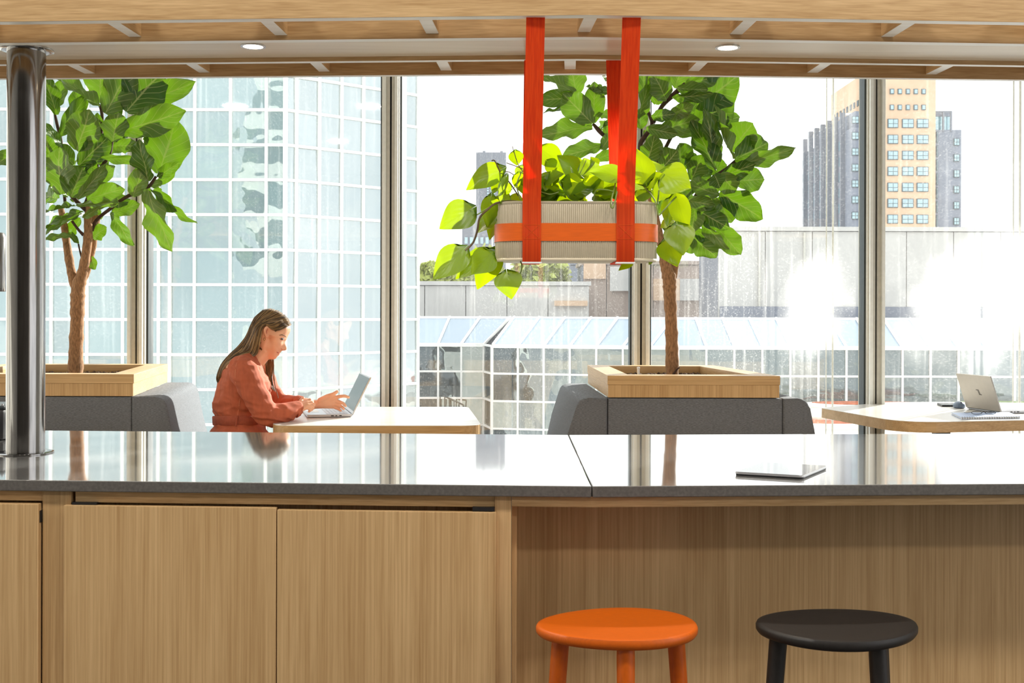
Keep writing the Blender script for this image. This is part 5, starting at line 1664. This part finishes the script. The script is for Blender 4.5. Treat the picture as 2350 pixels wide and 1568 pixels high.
# near (right) hand, loosely curled on the palm rest
hand((686, 938, -.095, .022), [(703, 922, -.055, .0125), (706, 926, -.070, .0125), (706, 931, -.083, .0120), (702, 936, -.092, .0112)],
     [[(703, 922, -.055, .0108), (712, 918, -.045, .0095), (717, 921, -.036, .0085), (717, 927, -.032, .0075)],
      [(706, 926, -.070, .0108), (716, 924, -.060, .0095), (721, 929, -.052, .0085), (718, 935, -.050, .0075)],
      [(706, 931, -.083, .0102), (715, 931, -.075, .0090), (719, 936, -.068, .0080), (715, 941, -.066, .0070)],
      [(702, 936, -.092, .0095), (710, 938, -.085, .0082), (713, 942, -.080, .0072), (709, 945, -.078, .0064)]],
     [(690, 930, -.070, .0140), (690, 922, -.052, .0115), (692, 917, -.043, .0095), (696, 914, -.038, .0078)], 0.0150)
for s in (-1, 1):
    add_capsules(bm, schain([(560, 1046, s * .09, .085), (625, 1046, s * .11, .072), (683, 1048, s * .12, .055), (690, 1090, s * .12, .052), (682, 1180, s * .12, .045), (678, 1285, s * .12, .034)]), 14)
    add_capsules(bm, schain([(678, 1290, s * .12, .036), (700, 1300, s * .12, .032), (722, 1304, s * .12, .024)]), 12)
body = remeshed('body', bm, 0.0034, M['skin'], woman, 3)

# ---- dress
from mathutils.bvhtree import BVHTree
M['dress_seam'] = plain('pale_seam_thread', srgb(206, 130, 98), rough=0.9)
bm = bmesh.new()
tors = [(1085, 478, 640, .185), (1040, 474, 630, .188), (1000, 480, 620, .176), (968, 492, 603, .144), (952, 491, 605, .145), (932, 487, 614, .152), (905, 494, 621, .156), (880, 500, 621, .162),
        (858, 506, 611, .168), (840, 517, 600, .160), (826, 531, 592, .130), (816, 546, 586, .085), (811, 553, 582, .062)]
sp = spline(tors, 3)
ringsT = []
for (y, xb_, xf_, hd) in sp:
    ring = []
    for k in range(40):
        a = 2 * math.pi * k / 40
        ring.append(bm.verts.new(Q((xb_ + xf_) / 2 + (xf_ - xb_) / 2 * math.cos(a), y + (-4 * math.cos(a) if y < 850 else 0), hd * math.sin(a))))
    ringsT.append(ring)
for i in range(len(ringsT) - 1):
    for k in range(40):
        bm.faces.new((ringsT[i][k], ringsT[i][(k + 1) % 40], ringsT[i + 1][(k + 1) % 40], ringsT[i + 1][k]))
bm.faces.new(ringsT[0][::-1]); bm.faces.new(ringsT[-1])
add_capsules(bm, schain([(555, 845, -.135, .066), (566, 865, -.165, .068), (580, 895, -.18, .064), (596, 925, -.19, .060), (606, 944, -.195, .058), (616, 955, -.19, .056), (634, 952, -.172, .050),
                         (652, 948, -.148, .047), (668, 944, -.122, .043), (680, 940, -.102, .036)]), 18)
add_capsules(bm, schain([(588, 846, .135, .062), (606, 878, .18, .060), (628, 912, .195, .054), (648, 928, .18, .048), (670, 927, .145, .044), (690, 926, .112, .037)]), 18)
for s in (-1, 1):
    add_capsules(bm, schain([(556, 1044, s * .085, .105), (620, 1046, s * .10, .092), (676, 1050, s * .11, .080), (686, 1085, s * .11, .080), (684, 1150, s * .115, .085)]), 18)
def folds(p):
    q = Vector((p.x * 9, p.y * 9, p.z * 26))
    big = noise.noise(q) * 0.0050
    r = Vector((p.x * 26, p.y * 26, p.z * 14))
    zz_ = (p.z - 0.74)
    waist = math.exp(-(zz_ / 0.07) ** 2)
    rid = 1 - abs(noise.noise(Vector((p.x * 16 + p.z * 10, p.y * 8, p.z * 34))) * 2)
    return big + noise.noise(r) * 0.0030 + (rid - 0.6) * (0.0035 + 0.006 * waist)
dress = remeshed('dress', bm, 0.0045, M['dress'], woman, 3, disp=folds)
bvd = BVHTree.FromPolygons([v.co for v in dress.data.vertices], [tuple(p.vertices) for p in dress.data.polygons])
def hit_d(px, py, lift=0.0):
    o_ = Vector((0, 0, CZ)); d_ = (Q(px, py) - o_).normalized()
    loc, nr, _, _ = bvd.ray_cast(o_, d_)
    return (loc + nr * lift) if loc is not None else Q(px, py, -0.15)
tube('shoulder_seam', [hit_d(x, y, .0003) for x, y in ((551, 817), (546, 826), (542, 838), (540.5, 852), (540, 866), (541, 880))], 0.0016, M['dress_seam'], dress, n=6)
tube('side_seam', [hit_d(x, y, .0003) for x, y in ((551, 915), (549, 930), (547, 944), (546, 953))], 0.0014, M['dress_seam'], dress, n=6)
# cuffs
for L in ([(676, 941.5, -.108, .0385), (684, 938.8, -.098, .0345)], [(684, 926, .118, .0395), (693, 926, .106, .0350)]):
    tube('cuff', [Q(*q[:3]) for q in L], [q[3] for q in L], M['dress'], woman, n=24)
# belt: band round the waist with a tied loop
bm = bmesh.new()
rr = []
for (y, off) in ((955, 2.5), (957, 4.6), (975, 4.8), (977, 2.7)):
    f = (y - 952) / 16.0
    xb_, xf_, hd = 491 + 1.0 * f, 605 - 2 * f, 0.145 - 0.001 * f
    rr.append([bm.verts.new(Q((xb_ + xf_) / 2 + ((xf_ - xb_) / 2 + off) * math.cos(2 * math.pi * k / 48), y, (hd + off * PM) * math.sin(2 * math.pi * k / 48))) for k in range(48)])
for i in range(3):
    for k in range(48):
        bm.faces.new((rr[i][k], rr[i][(k + 1) % 48], rr[i + 1][(k + 1) % 48], rr[i + 1][k]))
belt = from_bm('belt', bm, M['dress_belt'], woman, smooth=60)
tube('belt_loop', [Q(545, 954, -.164), Q(543, 965, -.170), Q(541.5, 979, -.164)], 0.0045, M['dress_belt'], belt, n=8)

# ---- face details found by casting onto the body surface
bvh = BVHTree.FromPolygons([v.co for v in body.data.vertices], [tuple(p.vertices) for p in body.data.polygons])
def hit(px, py, lift=0.0):
    o_ = Vector((0, 0, CZ)); d_ = (Q(px, py) - o_).normalized()
    loc, nr, _, _ = bvh.ray_cast(o_, d_)
    if loc is None: return Q(px, py, -0.06)
    return loc + nr * lift
tube('eyelid', [hit(642, 777.4, .0006), hit(645.5, 778.6, .0012), hit(649, 779.2, .0012), hit(651.5, 779.2, .0006)], [.0010, .0019, .0019, .0010], M['eye'], woman, n=8)
tube('eye', [hit(645.5, 776.4, .0002), hit(648.3, 777.0, .0005), hit(650.6, 777.6, .0002)], [.0016, .0028, .0014], M['eye'], woman, n=8)
tube('eyebrow', [hit(641, 769.5, .0008), hit(647, 768.6, .0012), hit(652.5, 770.0, .0012), hit(656.5, 773.5, .0006)], [.0012, .0022, .0022, .0012], M['brow'], woman, n=8)
tube('lips', [hit(634.5, 807.6, .0003), hit(638, 809.8, .0006), hit(641.5, 810.8, .0004)], [.0012, .0022, .0018], M['lip'], woman, n=8)
tube('nostril', [hit(645.0, 800.0, .0001), hit(647.5, 802.5, .0001)], [.0009, .0013], M['lip'], woman, n=6)
tube('ear_shadow', [hit(613.5, 756.5, .0002), hit(611.6, 761, .0002), hit(612.4, 766, .0002)], [.0012, .0022, .0014], M['lip'], woman, n=6)
ec = Q(607.0, 778.5, -.0800)
rim = [ec + Vector((0.0045 * math.cos(t_), -0.001, 0.0062 * math.sin(t_))) for t_ in [2 * math.pi * j / 14 for j in range(15)]]
tube('earring', rim, 0.0013, M['gold'], woman, n=6)

# ---- hair: cap that follows the skull plus combed locks
def hairline(x):
    pts = [(602, 748), (611, 746), (617, 748), (624, 763), (641, 762), (655, 755), (663, 751), (672, 747)]
    for (x0_, y0_), (x1_, y1_) in zip(pts, pts[1:]):
        if x0_ <= x <= x1_: return y0_ + (y1_ - y0_) * (x - x0_) / (x1_ - x0_)
    return -1e3
bm = bmesh.new()
shl = bm.verts.layers.float.new('shade')
grid = {}
for j in range(0, NL + 1):
    phi = -math.pi / 2 + math.pi * j / NL
    for i in range(NP):
        x, y, d = head_pt(i, max(-1.55, min(1.55, phi)), 1.0)
        keep = (x < 603 and y < 812) or (y < hairline(x))
        if keep:
            grid[(j, i)] = bm.verts.new(Q(*head_pt(i, max(-1.55, min(1.55, phi)), 1.055)))
            grid[(j, i)][shl] = 0.25 + 0.12 * math.sin(i * 1.9)
for j in range(NL):
    for i in range(NP):
        k4 = [(j, i), (j, (i + 1) % NP), (j + 1, (i + 1) % NP), (j + 1, i)]
        if all(k in grid for k in k4):
            bm.faces.new([grid[k] for k in k4])
rng = random.Random(8)
def lp(a, b, s): return tuple(p + (q - p) * s for p, q in zip(a, b))
def lock(pts, r, jit=1.2):
    pts = [(x + rng.uniform(-jit, jit), y + rng.uniform(-jit, jit), d + rng.uniform(-.004, .004)) for x, y, d in pts]
    s_ = spline([tuple(Q(*p)) for p in pts], 5)
    n_ = len(s_)
    rad = [r * (0.45 + 0.55 * math.sin(math.pi * min(1, (k + 1) / (n_ * 0.6)) / 2)) * (1 - 0.75 * max(0, (k / n_ - 0.7) / 0.3)) for k in range(n_)]
    n0 = len(bm.verts)
    add_tube(bm, [Vector(q) for q in s_], rad, 5)
    bm.verts.ensure_lookup_table()
    sh = rng.random() ** 1.4
    for v in bm.verts[n0:]: v[shl] = sh
for k in range(230):                                   # swept back over the ear and down the back
    s = rng.random()
    side = -1 if rng.random() < 0.72 else 1
    dd = lambda v: v * side
    tp_ = [(668, 745), (661.5, 732), (650.5, 721), (635.5, 712.5), (618, 708.5), (602, 712)]
    f_ = min(4.999, s * 5); k0 = int(f_)
    tx_, ty_ = lp(tp_[k0], tp_[k0 + 1], f_ - k0)
    p0 = (tx_, ty_, dd(.003))
    p0b = (HC[0] + (tx_ - HC[0]) * 0.95 - 4, HC[1] + (ty_ - HC[1]) * 0.93, dd(.040))
    p1 = lp((636, 739, dd(.074)), (584, 729, dd(.056)), s)
    p2 = lp((604, 750, dd(.083)), (573, 752, dd(.055)), s)
    p3 = lp((597, 782, dd(.080)), (562, 776, dd(.050)), s)
    p4 = lp((590, 811, dd(.072)), (545, 796, dd(.045)), s)
    pts = [p0, p0b, p1, p2, p3, p4]
    if s > 0.30:
        pts += [lp((566, 815, dd(.075)), (527, 815, dd(.040)), s), lp((545, 822, dd(.085)), (508, 838, dd(.040)), s), lp((530, 836, dd(.06)), (497, 866, dd(.035)), s)]
        if s > 0.6: pts.append(lp((520, 850, dd(.05)), (499, 879, dd(.03)), s))
    else:
        pts += [lp((578, 820, dd(.080)), (560, 812, dd(.075)), s)]
    lock(pts, rng.uniform(.0018, .0038))
for k in range(80):                                    # front side hair combed from the forehead to the ear
    s = rng.random()
    pts = [lp((665, 745, -.02), (655, 733, -.02), s), lp((656, 751, -.058), (642, 736, -.068), s), lp((638, 758, -.080), (624, 745, -.086), s), lp((624, 755, -.082), (611, 743, -.083), s), lp((616, 745, -.084), (600, 745, -.080), s)]
    lock(pts, rng.uniform(.0020, .0038), 0.8)
for k in range(34):                                    # locks hanging in front of the far shoulder
    s = rng.random()
    lock([lp((606, 800, .055), (622, 806, .05), s), lp((608, 826, .05), (628, 826, .04), s), lp((610, 850, .05), (626, 850, .03), s), lp((612, 872, .03), (624, 872, .0), s), lp((616, 886, .0), (632, 900, -.02), s)], rng.uniform(.0018, .0038))
for k in range(5):
    lock([(626, 818, .03), (628, 840, .02), (628.5, 865, .0), (632, 890, -.02), (639, 914, -.03)], .0016, 0.8)
from_bm('hair', bm, M['hair'], woman, smooth=60)
for s in (-1, 1):
    bm = bmesh.new()
    add_capsules(bm, schain([(674, 1298, s * .12, .040), (700, 1306, s * .12, .038), (726, 1309, s * .12, .028)]), 12)
    from_bm('shoe', bm, M['shoe'], woman, smooth=60)
